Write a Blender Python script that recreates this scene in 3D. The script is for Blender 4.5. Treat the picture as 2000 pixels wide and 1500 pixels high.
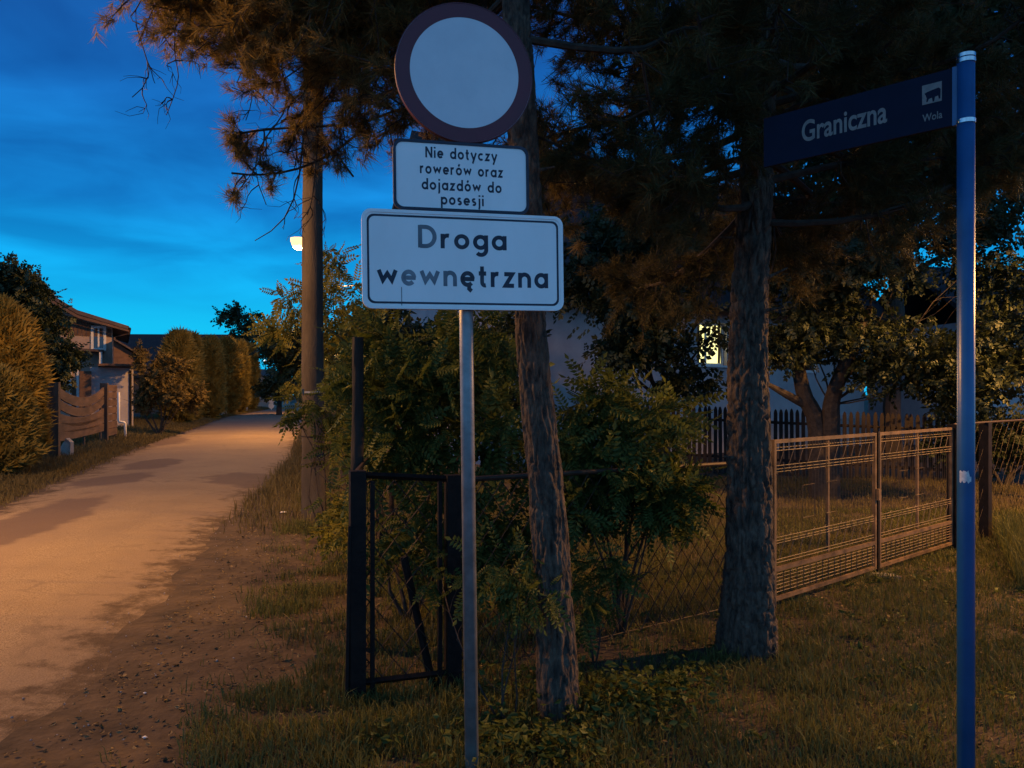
import bpy, math, random
import numpy as np
from math import radians as R, pi, sin, cos

# ------------------------------------------------------------------ scene, camera, sky, exposure
scn = bpy.context.scene
for o in list(bpy.data.objects):
    bpy.data.objects.remove(o)
COL = scn.collection
EYE = 1.65
F = 1510.0
cam_d = bpy.data.cameras.new('camera')
cam_d.sensor_width = 36.0
cam_d.lens = 36.0 * F / 2000.0
cam_d.shift_y = 0.01
cam_d.clip_start = 0.05
cam_d.clip_end = 3000
cam = bpy.data.objects.new('camera', cam_d)
COL.objects.link(cam)
cam.location = (0, 0, EYE)
cam.rotation_euler = (pi / 2, 0, 0)
scn.camera = cam
scn.render.resolution_x, scn.render.resolution_y = 1024, 768
scn.view_settings.view_transform = 'Standard'
scn.view_settings.look = 'None'
scn.view_settings.exposure = 0.0
scn.view_settings.gamma = 1.0
scn.view_settings.use_curve_mapping = False
scn.render.engine = 'CYCLES'
scn.cycles.use_denoising = True
scn.cycles.max_bounces = 6
scn.cycles.transparent_max_bounces = 8
scn.cycles.sample_clamp_indirect = 3.0

SODIUM = (1.0, 0.47, 0.11)

wd = bpy.data.worlds.new('World')
scn.world = wd
wd.use_nodes = True
nt = wd.node_tree
nt.nodes.clear()


def wn(t, **kw):
    n = nt.nodes.new(t)
    for k, v in kw.items():
        setattr(n, k, v)
    return n


def wl(a, b):
    nt.links.new(a, b)


wo = wn('ShaderNodeOutputWorld')
bg = wn('ShaderNodeBackground')
bg.inputs['Strength'].default_value = 1.0
wl(bg.outputs[0], wo.inputs[0])
tc = wn('ShaderNodeTexCoord')
sep = wn('ShaderNodeSeparateXYZ')
wl(tc.outputs['Generated'], sep.inputs[0])
# cloud layer: noise on a plane overhead, so that bands flatten towards the horizon
mx = wn('ShaderNodeMath', operation='MAXIMUM')
wl(sep.outputs['Z'], mx.inputs[0])
mx.inputs[1].default_value = 0.03
addz = wn('ShaderNodeMath', operation='ADD')
wl(mx.outputs[0], addz.inputs[0])
addz.inputs[1].default_value = 0.10
dv = wn('ShaderNodeVectorMath', operation='DIVIDE')
cmb = wn('ShaderNodeCombineXYZ')
for i in range(3):
    wl(addz.outputs[0], cmb.inputs[i])
wl(tc.outputs['Generated'], dv.inputs[0])
wl(cmb.outputs[0], dv.inputs[1])
nz = wn('ShaderNodeTexNoise')
nz.inputs['Scale'].default_value = 1.35
nz.inputs['Detail'].default_value = 5
nz.inputs['Roughness'].default_value = 0.5
nz.inputs['Distortion'].default_value = 0.4
wl(dv.outputs[0], nz.inputs['Vector'])
cr = wn('ShaderNodeValToRGB')
cr.color_ramp.elements[0].position = 0.36
cr.color_ramp.elements[0].color = (0.72, 0.73, 0.77, 1)
cr.color_ramp.elements[1].position = 0.68
cr.color_ramp.elements[1].color = (1.38, 1.46, 1.30, 1)
wl(nz.outputs['Fac'], cr.inputs[0])
# elevation gradient on the afterglow side
g1 = wn('ShaderNodeValToRGB')
els = g1.color_ramp.elements
els[0].position = 0.0
els[0].color = (0.010, 0.50, 0.90, 1)
els[1].position = 1.0
els[1].color = (0.035, 0.085, 0.24, 1)
for p, c in ((0.08, (0.008, 0.55, 0.93)), (0.12, (0.007, 0.43, 0.87)), (0.16, (0.006, 0.34, 0.80)), (0.22, (0.007, 0.22, 0.66)),
             (0.33, (0.008, 0.135, 0.50)), (0.47, (0.010, 0.075, 0.33)), (0.7, (0.025, 0.07, 0.24))):
    e = els.new(p)
    e.color = (*c, 1)
wl(sep.outputs['Z'], g1.inputs[0])
# the side behind the photographer: paler, greyer blue
g2 = wn('ShaderNodeValToRGB')
els = g2.color_ramp.elements
els[0].position = 0.0
els[0].color = (0.23, 0.66, 1.32, 1)
els[1].position = 0.75
els[1].color = (0.05, 0.14, 0.36, 1)
wl(sep.outputs['Z'], g2.inputs[0])
az = wn('ShaderNodeMapRange')
az.interpolation_type = 'SMOOTHSTEP'
az.inputs['From Min'].default_value = 0.35
az.inputs['From Max'].default_value = -0.55
wl(sep.outputs['Y'], az.inputs['Value'])
mixs = wn('ShaderNodeMix', data_type='RGBA')
wl(az.outputs[0], mixs.inputs['Factor'])
wl(g1.outputs[0], mixs.inputs['A'])
wl(g2.outputs[0], mixs.inputs['B'])
mulc = wn('ShaderNodeMix', data_type='RGBA', blend_type='MULTIPLY')
mulc.inputs['Factor'].default_value = 1.0
# clouds fade out in the clear strip above the horizon
cf = wn('ShaderNodeMapRange')
cf.inputs['From Min'].default_value = 0.09
cf.inputs['From Max'].default_value = 0.20
wl(sep.outputs['Z'], cf.inputs['Value'])
wl(cf.outputs[0], mulc.inputs['Factor'])
wl(mixs.outputs['Result'], mulc.inputs['A'])
wl(cr.outputs[0], mulc.inputs['B'])
wl(mulc.outputs['Result'], bg.inputs['Color'])


# ------------------------------------------------------------------ helpers
def at(px, py, d):
    """point that a photo pixel shows at depth d"""
    return np.array([(px - 1000) / F * d, d, EYE - (py - 770) / F * d])


def gd(py):
    return EYE * F / (py - 770)


def unit(v):
    v = np.asarray(v, float)
    return v / max(np.linalg.norm(v), 1e-9)


MATS = {}


def mat(name, col, rough=0.8, col2=None, scale=8, bump=0.0, bscale=40, metallic=0.0, island=False,
        trans=0.0, stretch=None, spec=0.3, detail=5, spread=(0.35, 0.65)):
    m = bpy.data.materials.new(name)
    m.use_nodes = True
    n, l = m.node_tree.nodes, m.node_tree.links
    b = n['Principled BSDF']
    b.inputs['Roughness'].default_value = rough
    b.inputs['Metallic'].default_value = metallic
    b.inputs['Specular IOR Level'].default_value = spec
    b.inputs['Base Color'].default_value = (*col, 1)
    t = n.new('ShaderNodeTexCoord')
    mp = n.new('ShaderNodeMapping')
    l.new(t.outputs['Object'], mp.inputs[0])
    if stretch:
        mp.inputs['Scale'].default_value = stretch
    csock = None
    if col2 is not None:
        ns = n.new('ShaderNodeTexNoise')
        ns.inputs['Scale'].default_value = scale
        ns.inputs['Detail'].default_value = detail
        ns.inputs['Roughness'].default_value = 0.62
        l.new(mp.outputs[0], ns.inputs['Vector'])
        rp = n.new('ShaderNodeMapRange')
        rp.inputs['From Min'].default_value = spread[0]
        rp.inputs['From Max'].default_value = spread[1]
        l.new(ns.outputs['Fac'], rp.inputs['Value'])
        fac = rp.outputs[0]
        if island:
            ge = n.new('ShaderNodeNewGeometry')
            ad = n.new('ShaderNodeMath')
            ad.operation = 'MULTIPLY_ADD'
            l.new(ge.outputs['Random Per Island'], ad.inputs[0])
            ad.inputs[1].default_value = 0.7
            m2 = n.new('ShaderNodeMath')
            m2.operation = 'MULTIPLY'
            m2.inputs[1].default_value = 0.3
            l.new(fac, m2.inputs[0])
            l.new(m2.outputs[0], ad.inputs[2])
            fac = ad.outputs[0]
        mi = n.new('ShaderNodeMix')
        mi.data_type = 'RGBA'
        mi.inputs['A'].default_value = (*col, 1)
        mi.inputs['B'].default_value = (*col2, 1)
        l.new(fac, mi.inputs['Factor'])
        csock = mi.outputs['Result']
        l.new(csock, b.inputs['Base Color'])
    if bump:
        nb = n.new('ShaderNodeTexNoise')
        nb.inputs['Scale'].default_value = bscale
        nb.inputs['Detail'].default_value = 6
        l.new(mp.outputs[0], nb.inputs['Vector'])
        bp = n.new('ShaderNodeBump')
        bp.inputs['Strength'].default_value = bump
        bp.inputs['Distance'].default_value = 0.02
        l.new(nb.outputs['Fac'], bp.inputs['Height'])
        l.new(bp.outputs[0], b.inputs['Normal'])
    if trans:
        tr = n.new('ShaderNodeBsdfTranslucent')
        tr.inputs['Color'].default_value = (*(col2 or col), 1)
        if csock:
            l.new(csock, tr.inputs['Color'])
        ms = n.new('ShaderNodeMixShader')
        ms.inputs[0].default_value = trans
        out = n['Material Output']
        l.new(b.outputs[0], ms.inputs[1])
        l.new(tr.outputs[0], ms.inputs[2])
        l.new(ms.outputs[0], out.inputs[0])
    MATS[name] = m
    return m


def emis(name, col, strength):
    m = bpy.data.materials.new(name)
    m.use_nodes = True
    b = m.node_tree.nodes['Principled BSDF']
    b.inputs['Base Color'].default_value = (*col, 1)
    b.inputs['Emission Color'].default_value = (*col, 1)
    b.inputs['Emission Strength'].default_value = strength
    MATS[name] = m
    return m


class MB:
    """collects shapes of one mesh"""

    def __init__(s):
        s.v = []
        s.f = []

    def add(s, vs, fs):
        o = len(s.v)
        s.v += [tuple(map(float, p)) for p in vs]
        s.f += [tuple(i + o for i in f) for f in fs]
        return s

    def box(s, c, size, rz=0, M=None):
        x, y, z = [k / 2 for k in size]
        p = [(-x, -y, -z), (x, -y, -z), (x, y, -z), (-x, y, -z), (-x, -y, z), (x, -y, z), (x, y, z), (-x, y, z)]
        if M is not None:
            p = [np.asarray(M) @ np.array(q) for q in p]
        elif rz:
            ca, sa = cos(rz), sin(rz)
            p = [(q[0] * ca - q[1] * sa, q[0] * sa + q[1] * ca, q[2]) for q in p]
        p = [(q[0] + c[0], q[1] + c[1], q[2] + c[2]) for q in p]
        return s.add(p, [(0, 3, 2, 1), (4, 5, 6, 7), (0, 1, 5, 4), (1, 2, 6, 5), (2, 3, 7, 6), (3, 0, 4, 7)])

    def tube(s, pts, rad, n=8, caps=True):
        pts = [np.asarray(p, float) for p in pts]
        if not hasattr(rad, '__len__'):
            rad = [rad] * len(pts)
        o = len(s.v)
        ref = np.array([0, 0, 1.0])
        d0 = unit(pts[1] - pts[0])
        if abs(d0[2]) > 0.9:
            ref = np.array([1.0, 0, 0])
        k = len(pts)
        for i, p in enumerate(pts):
            d = unit(pts[min(i + 1, k - 1)] - pts[max(i - 1, 0)])
            a = unit(np.cross(d, ref))
            b = np.cross(d, a)
            for j in range(n):
                t = 2 * pi * j / n
                q = p + rad[i] * (cos(t) * a + sin(t) * b)
                s.v.append((float(q[0]), float(q[1]), float(q[2])))
        for i in range(k - 1):
            for j in range(n):
                j2 = (j + 1) % n
                s.f.append((o + i * n + j, o + i * n + j2, o + (i + 1) * n + j2, o + (i + 1) * n + j))
        if caps:
            s.f.append(tuple(o + j for j in range(n))[::-1])
            s.f.append(tuple(o + (k - 1) * n + j for j in range(n)))
        return s

    def prism(s, poly, axis, t0, t1):
        """poly: 2D outline; axis 'y' -> (x,z) outline extruded along y; 'z' -> (x,y) along z; 'x' -> (y,z) along x"""
        n = len(poly)

        def mk(p, t):
            if axis == 'y':
                return (p[0], t, p[1])
            if axis == 'z':
                return (p[0], p[1], t)
            return (t, p[0], p[1])
        vs = [mk(p, t0) for p in poly] + [mk(p, t1) for p in poly]
        fs = [tuple(range(n)), tuple(range(2 * n - 1, n - 1, -1))]
        fs += [(i, i + n, (i + 1) % n + n, (i + 1) % n) for i in range(n)]
        return s.add(vs, fs)


def new_mesh(name, verts, faces):
    """fast: verts (N,3), faces (M,k) arrays"""
    verts = np.asarray(verts, np.float32)
    faces = np.asarray(faces, np.int32)
    me = bpy.data.meshes.new(name)
    me.vertices.add(len(verts))
    me.vertices.foreach_set('co', verts.ravel())
    k = faces.shape[1]
    me.loops.add(faces.size)
    me.loops.foreach_set('vertex_index', faces.ravel())
    me.polygons.add(len(faces))
    me.polygons.foreach_set('loop_start', np.arange(0, faces.size, k, dtype=np.int32))
    me.polygons.foreach_set('loop_total', np.full(len(faces), k, np.int32))
    me.update(calc_edges=True)
    me.validate()
    return me


def base_loc(o):
    while o.parent:
        o = o.parent
    return np.array(o.location)


def part(name, mb, m, parent=None, smooth=False, world=False):
    """link one mesh object; world=True: coordinates are world ones and the root is unrotated"""
    off = base_loc(parent) if (world and parent is not None) else np.zeros(3)
    if isinstance(mb, MB):
        me = bpy.data.meshes.new(name)
        me.from_pydata([tuple(np.array(v) - off) for v in mb.v] if world else mb.v, [], mb.f)
        me.update()
    elif isinstance(mb, tuple):
        me = new_mesh(name, np.asarray(mb[0]) - off, mb[1])
    else:
        me = mb
    o = bpy.data.objects.new(name, me)
    COL.objects.link(o)
    if m is not None and not me.materials:
        me.materials.append(MATS[m] if isinstance(m, str) else m)
    if smooth:
        me.polygons.foreach_set('use_smooth', [True] * len(me.polygons))
    o.parent = parent
    return o


def tag(o, label=None, cat=None, group=None, kind=None):
    for k, v in (('label', label), ('category', cat), ('group', group), ('kind', kind)):
        if v:
            o[k] = v
    return o


def thing(name, label, cat, loc=(0, 0, 0), rotz=0, group=None):
    o = bpy.data.objects.new(name, None)
    COL.objects.link(o)
    o.empty_display_size = 0.1
    o.location = tuple(float(x) for x in loc)
    o.rotation_euler = (0, 0, rotz)
    return tag(o, label, cat, group)


def copy_tree(o, parent=None):
    c = o.copy()
    COL.objects.link(c)
    c.parent = parent
    for ch in list(o.children):
        copy_tree(ch, c)
    return c


# value noise -------------------------------------------------------
def _hash(i, j, k, seed):
    h = (i * 374761393 + j * 668265263 + k * 2147483647 + seed * 974711) & 0xffffffff
    h = ((h ^ (h >> 13)) * 1274126177) & 0xffffffff
    h = (h ^ (h >> 16)) & 0xffff
    return h / 65535.0


def vnoise(p, seed=0):
    p = np.asarray(p, float)
    i = np.floor(p).astype(np.int64)
    f = p - i
    f = f * f * (3 - 2 * f)
    r = 0
    for a in (0, 1):
        for b in (0, 1):
            for c in (0, 1):
                w = (f[:, 0] if a else 1 - f[:, 0]) * (f[:, 1] if b else 1 - f[:, 1]) * (f[:, 2] if c else 1 - f[:, 2])
                r = r + w * _hash(i[:, 0] + a, i[:, 1] + b, i[:, 2] + c, seed)
    return r


def catmull(pts, n):
    pts = np.asarray(pts, float)
    P = np.vstack([2 * pts[0] - pts[1], pts, 2 * pts[-1] - pts[-2]])
    seg = len(pts) - 1
    out = []
    for t in np.linspace(0, seg - 1e-6, n):
        i = int(t)
        u = t - i
        a, b, c, d = P[i:i + 4]
        out.append(0.5 * ((2 * b) + (-a + c) * u + (2 * a - 5 * b + 4 * c - d) * u * u + (-a + 3 * b - 3 * c + d) * u ** 3))
    return np.array(out)


def bark_trunk(pts, rad, nr=56, nz=260, amp=0.014, seed=1, fr=(16, 3.2)):
    c = catmull(pts, nz)
    r = np.interp(np.linspace(0, 1, nz), np.linspace(0, 1, len(rad)), rad)
    th = np.linspace(0, 2 * pi, nr, endpoint=False)
    T, I = np.meshgrid(th, np.arange(nz))
    T, I = T.ravel(), I.ravel()
    z = c[I, 2]
    q = np.stack([np.cos(T) * r[I] * fr[0], np.sin(T) * r[I] * fr[0], z * fr[1]], 1)
    warp = vnoise(q * 1.3 + 9, seed + 5)[:, None] * 0.9
    n1 = 1 - np.abs(2 * vnoise(q * 1.25 + warp, seed) - 1)
    n2 = 1 - np.abs(2 * vnoise(q * 2.9 + 3, seed + 1) - 1)
    n3 = vnoise(q * np.array([6, 6, 4.0]), seed + 2)
    big = vnoise(np.stack([np.cos(T) * 1.2, np.sin(T) * 1.2, z * 1.1], 1), seed + 3) - 0.5
    disp = amp * (-1.3 * np.maximum(n1 - 0.62, 0) / 0.38 - 0.6 * np.maximum(n2 - 0.7, 0) / 0.3 + 0.35 * n3) + big * r[I] * 0.16
    rr = r[I] + disp
    v = np.stack([c[I, 0] + rr * np.cos(T), c[I, 1] + rr * np.sin(T), z], 1)
    a = np.arange(nz - 1)[:, None] * nr + np.arange(nr)[None]
    b = np.arange(nz - 1)[:, None] * nr + (np.arange(nr)[None] + 1) % nr
    f = np.stack([a.ravel(), b.ravel(), (b + nr).ravel(), (a + nr).ravel()], 1)
    return v, f


def frames(d, rng, up=None, jit=1.0):
    """rotation matrices with x axis along d; roll random (or n axis near up)"""
    d = d / np.linalg.norm(d, axis=1, keepdims=True)
    if up is None:
        r = rng.normal(size=d.shape)
    else:
        r = np.asarray(up)[None] + rng.normal(size=d.shape) * jit
    s = np.cross(r, d)
    s /= np.linalg.norm(s, axis=1, keepdims=True) + 1e-9
    n = np.cross(d, s)
    return np.stack([d, s, n], 2)


def scatter(tv, tf, pos, rot, scl):
    tv = np.asarray(tv, float)
    tf = np.asarray(tf)
    N, n = len(pos), len(tv)
    v = np.einsum('nij,kj->nki', rot, tv) * np.asarray(scl).reshape(-1, 1, 1) + pos[:, None, :]
    f = tf[None] + (np.arange(N) * n)[:, None, None]
    return v.reshape(-1, 3), f.reshape(-1, tf.shape[1])


def merge(*parts_):
    vs, fs, o = [], [], 0
    for v, f in parts_:
        vs.append(v)
        fs.append(f + o)
        o += len(v)
    return np.vstack(vs), np.vstack(fs)


def rhomb(x, y, ang, L, W, z=0.0, curl=0.0):
    """a leaflet: a folded kite, 6 verts, 2 quads"""
    ca, sa = cos(ang), sin(ang)
    loc = [(0, 0, 0), (L * .45, W, -W * .35 + curl), (L, 0, curl * 2), (L * .45, -W, -W * .35 + curl), (L * .5, 0, 0.0)]
    return [(x + a * ca - b * sa, y + a * sa + b * ca, z + c) for a, b, c in loc], [(0, 4, 2, 1), (0, 3, 2, 4)]


def leaf_template(kind):
    V, Fc = [], []

    def put(vf):
        o = len(V)
        V.extend(vf[0])
        Fc.extend([tuple(i + o for i in f) for f in vf[1]])
    if kind == 'pinnate':          # compound leaf, unit rachis
        for i in range(6):
            x = 0.22 + i * 0.135
            for sg in (-1, 1):
                put(rhomb(x, 0, sg * 1.15, 0.27 - 0.02 * abs(i - 2), 0.06, z=-0.10 * x * x, curl=-0.03))
        put(rhomb(0.98, 0, 0, 0.27, 0.065, z=-0.1))
        put(([(0, .006, 0), (0, -.006, 0), (.98, -.004, -.1), (.98, .004, -.1)], [(0, 1, 2, 3)]))
    elif kind == 'sprig':          # a few simple leaves on a twig
        for i, (x, a) in enumerate(((.1, 1.0), (.25, -1.0), (.42, .9), (.58, -.85), (.75, .5), (.8, -.3))):
            put(rhomb(x, 0, a, .42, .15, z=.03 * (i % 3), curl=-.05))
    elif kind == 'flake':          # thuja / juniper spray
        for a, L in ((-1.0, .55), (-.55, .8), (-.15, 1.0), (.3, .9), (.75, .65)):
            put(rhomb(0, 0, a, L, .075, z=.05 * sin(a * 5), curl=.03))
    elif kind == 'leaf':
        put(rhomb(0, 0, 0, 1, .3, curl=-.1))
    return np.array(V), np.array(Fc)


def needle_template(n=16, seed=3):
    rng = np.random.default_rng(seed)
    V, Fc = [], []
    for i in range(n):
        x0 = rng.uniform(-0.5, 0.25)
        t = rng.uniform(0, 2 * pi)
        sp = rng.uniform(0.45, 1.05)
        d = np.array([cos(sp), sin(sp) * cos(t), sin(sp) * sin(t)]) * rng.uniform(.75, 1.1)
        w = unit(np.cross(d, rng.normal(size=3))) * 0.024
        p = np.array([x0, 0, 0])
        o = len(V)
        V += [p + w, p - w, p + d]
        Fc.append((o, o + 1, o + 2))
    return np.array(V), np.array(Fc)


def sphere_pts(rng, n, shell=0.5):
    d = rng.normal(size=(n, 3))
    d /= np.linalg.norm(d, axis=1, keepdims=True)
    r = (shell + (1 - shell) * rng.random(n)) if shell else rng.random(n) ** (1 / 3)
    return d * r[:, None]


def clump_leaves(kind, clumps, rng, size, droop=0.35, sub=7, jit=0.9):
    """leaves around sub-clumps inside each ellipsoid -> uneven outline with gaps; clumps: (centre, radii, n)"""
    tv, tf = leaf_template(kind)
    P, D = [], []
    for c, r, n in clumps:
        c, r = np.asarray(c, float), np.asarray(r, float)
        ks = max(3, sub)
        sc = sphere_pts(rng, ks, 0.35) * r * 0.78 + c
        w = rng.random(ks) + 0.35
        idx = rng.choice(ks, n, p=w / w.sum())
        rel = rng.normal(size=(n, 3)) * 0.24 * r
        p = sc[idx] + rel
        P.append(p)
        d = (p - c) / r * 0.7 + rng.normal(size=(n, 3)) * 0.6
        d[:, 2] -= droop
        D.append(d)
    P, D = np.vstack(P), np.vstack(D)
    rot = frames(D, rng, up=(0, 0, 1), jit=jit)
    return scatter(tv, tf, P, rot, size * rng.uniform(.6, 1.25, len(P)))


# ------------------------------------------------------------------ materials
mat('soil', (0.036, 0.025, 0.016), .95, (0.085, 0.058, 0.036), 3.0, bump=.9, bscale=14, detail=10)
mat('bark', (0.024, 0.019, 0.016), .9, (0.115, 0.083, 0.060), 30, bump=.8, bscale=70, stretch=(1, 1, .35))
mat('twig', (0.028, 0.021, 0.017), .9, (0.06, 0.045, 0.034), 20)
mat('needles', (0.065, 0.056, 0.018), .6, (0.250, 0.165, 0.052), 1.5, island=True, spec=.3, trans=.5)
mat('needles_shaded', (0.032, 0.036, 0.013), .6, (0.110, 0.082, 0.028), 1.5, island=True, spec=.2, trans=.3)  # same needles with shade put into the colour, for the thick pine's lamplit crown
mat('bush_brown', (0.070, 0.056, 0.020), .7, (0.150, 0.105, 0.036), 1.5, island=True, spec=.2, trans=.25)
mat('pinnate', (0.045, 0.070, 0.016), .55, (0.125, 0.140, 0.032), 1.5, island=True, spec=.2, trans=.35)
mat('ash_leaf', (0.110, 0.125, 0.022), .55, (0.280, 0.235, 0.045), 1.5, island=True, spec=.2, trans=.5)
mat('leaf_dark', (0.018, 0.030, 0.010), .55, (0.050, 0.058, 0.018), 1.5, island=True, spec=.4, trans=.25)
mat('thuja', (0.120, 0.100, 0.024), .75, (0.280, 0.200, 0.050), 2.5, island=True, spec=.2, trans=.15)
mat('thuja_gold', (0.200, 0.135, 0.024), .75, (0.440, 0.280, 0.055), 2.0, island=True, spec=.2, trans=.2)
mat('grass', (0.055, 0.072, 0.018), .7, (0.170, 0.150, 0.045), .8, island=True, spec=.2, trans=.25)
mat('dry_grass', (0.075, 0.062, 0.024), .8, (0.180, 0.140, 0.060), .8, island=True, spec=.2, trans=.25)
mat('litter_leaf', (0.075, 0.048, 0.024), .8, (0.22, 0.16, 0.08), 2, island=True)
mat('galvanised', (0.17, 0.175, 0.18), .42, (0.26, 0.265, 0.27), 14, metallic=.45, bump=.05, bscale=90)
mat('sign_white', (0.88, 0.89, 0.89), .45, (0.78, 0.78, 0.77), 4, stretch=(1, 1, .45), bump=.03, bscale=160, spec=.5, spread=(.3, .8))
mat('sheeting', (0.66, 0.69, 0.73), .45, (0.55, 0.58, 0.63), 5, bump=.03, bscale=160, spec=.5, spread=(.3, .8))
mat('sign_red', (0.12, 0.008, 0.022), .5, (0.085, 0.007, 0.018), 5, spec=.5)
mat('sign_dark', (0.008, 0.012, 0.03), .5, (0.02, 0.025, 0.05), 9, spec=.4)
mat('sign_back', (0.34, 0.35, 0.36), .5, (0.42, 0.43, 0.44), 7, metallic=.6)
mat('blue_paint', (0.006, 0.070, 0.19), .36, (0.011, 0.095, 0.25), 5, spec=.55, bump=.02, bscale=30)
mat('blue_panel', (0.002, 0.006, 0.022), .6, (0.003, 0.008, 0.028), 7, spec=.15)
mat('panel_text', (0.24, 0.225, 0.21), .6, (0.17, 0.165, 0.16), 30, spec=.2)
mat('chrome', (0.62, 0.63, 0.65), .25, (0.5, 0.5, 0.52), 20, metallic=1.0)
mat('sticker', (0.62, 0.63, 0.63), .7, (0.42, 0.43, 0.44), 60)
mat('concrete_pole', (0.045, 0.036, 0.028), .9, (0.085, 0.067, 0.050), 5, bump=.35, bscale=55, stretch=(1, 1, .3))
mat('concrete', (0.28, 0.26, 0.24), .9, (0.38, 0.35, 0.32), 9, bump=.4, bscale=40)
mat('black_steel', (0.005, 0.004, 0.004), .6, (0.016, 0.010, 0.008), 14, spec=.15, bump=.15, bscale=60)
mat('wire_dark', (0.030, 0.020, 0.016), .6, (0.06, 0.035, 0.022), 12, metallic=.3)
mat('gate_steel', (0.055, 0.032, 0.016), .65, (0.18, 0.108, 0.054), 7, spec=.4, bump=.15, bscale=80)
mat('picket', (0.018, 0.013, 0.012), .85, (0.036, 0.026, 0.022), 8, bump=.3, bscale=50, stretch=(1, 1, .15))
mat('old_board', (0.050, 0.030, 0.022), .85, (0.120, 0.072, 0.050), 5, bump=.3, bscale=40, stretch=(.2, 1, 1))
mat('old_post', (0.055, 0.034, 0.024), .9, (0.11, 0.070, 0.048), 9, bump=.4, bscale=50, stretch=(1, 1, .2))
mat('snag', (0.014, 0.011, 0.009), .9, (0.03, 0.024, 0.020), 9, bump=.5, bscale=40, stretch=(1, 1, .2))
mat('plaster', (0.34, 0.30, 0.31), .9, (0.42, 0.37, 0.37), 2, bump=.15, bscale=60)
mat('plaster_old', (0.30, 0.22, 0.18), .9, (0.42, 0.31, 0.25), 1.4, bump=.25, bscale=30)
mat('plinth', (0.22, 0.20, 0.20), .9, (0.30, 0.27, 0.26), 3, bump=.2, bscale=40)
mat('roof_tile', (0.060, 0.040, 0.036), .8, (0.11, 0.075, 0.062), 4, bump=.3, bscale=25)
mat('roof_dark', (0.022, 0.020, 0.024), .85, (0.04, 0.034, 0.036), 4, bump=.3, bscale=25)
mat('white_trim', (0.66, 0.64, 0.62), .6, (0.56, 0.54, 0.52), 8)
mat('glass', (0.02, 0.025, 0.03), .08, spec=.6)
mat('brown_wood', (0.10, 0.055, 0.035), .8, (0.15, 0.085, 0.055), 6, bump=.3, bscale=40)
mat('pale_fence', (0.30, 0.23, 0.17), .85, (0.38, 0.30, 0.22), 4, bump=.2, bscale=40)
mat('cable', (0.16, 0.16, 0.17), .5, (0.2, 0.2, 0.21), 5)
mat('scrap', (0.75, 0.73, 0.70), .7, (0.6, 0.58, 0.55), 30)
emis('lamp_glow', (1.0, 0.52, 0.16), 3.2)
emis('window_glow', (1.0, 0.90, 0.36), 1.5)
emis('far_light', (1.0, 0.95, 0.9), 2.2)


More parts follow.
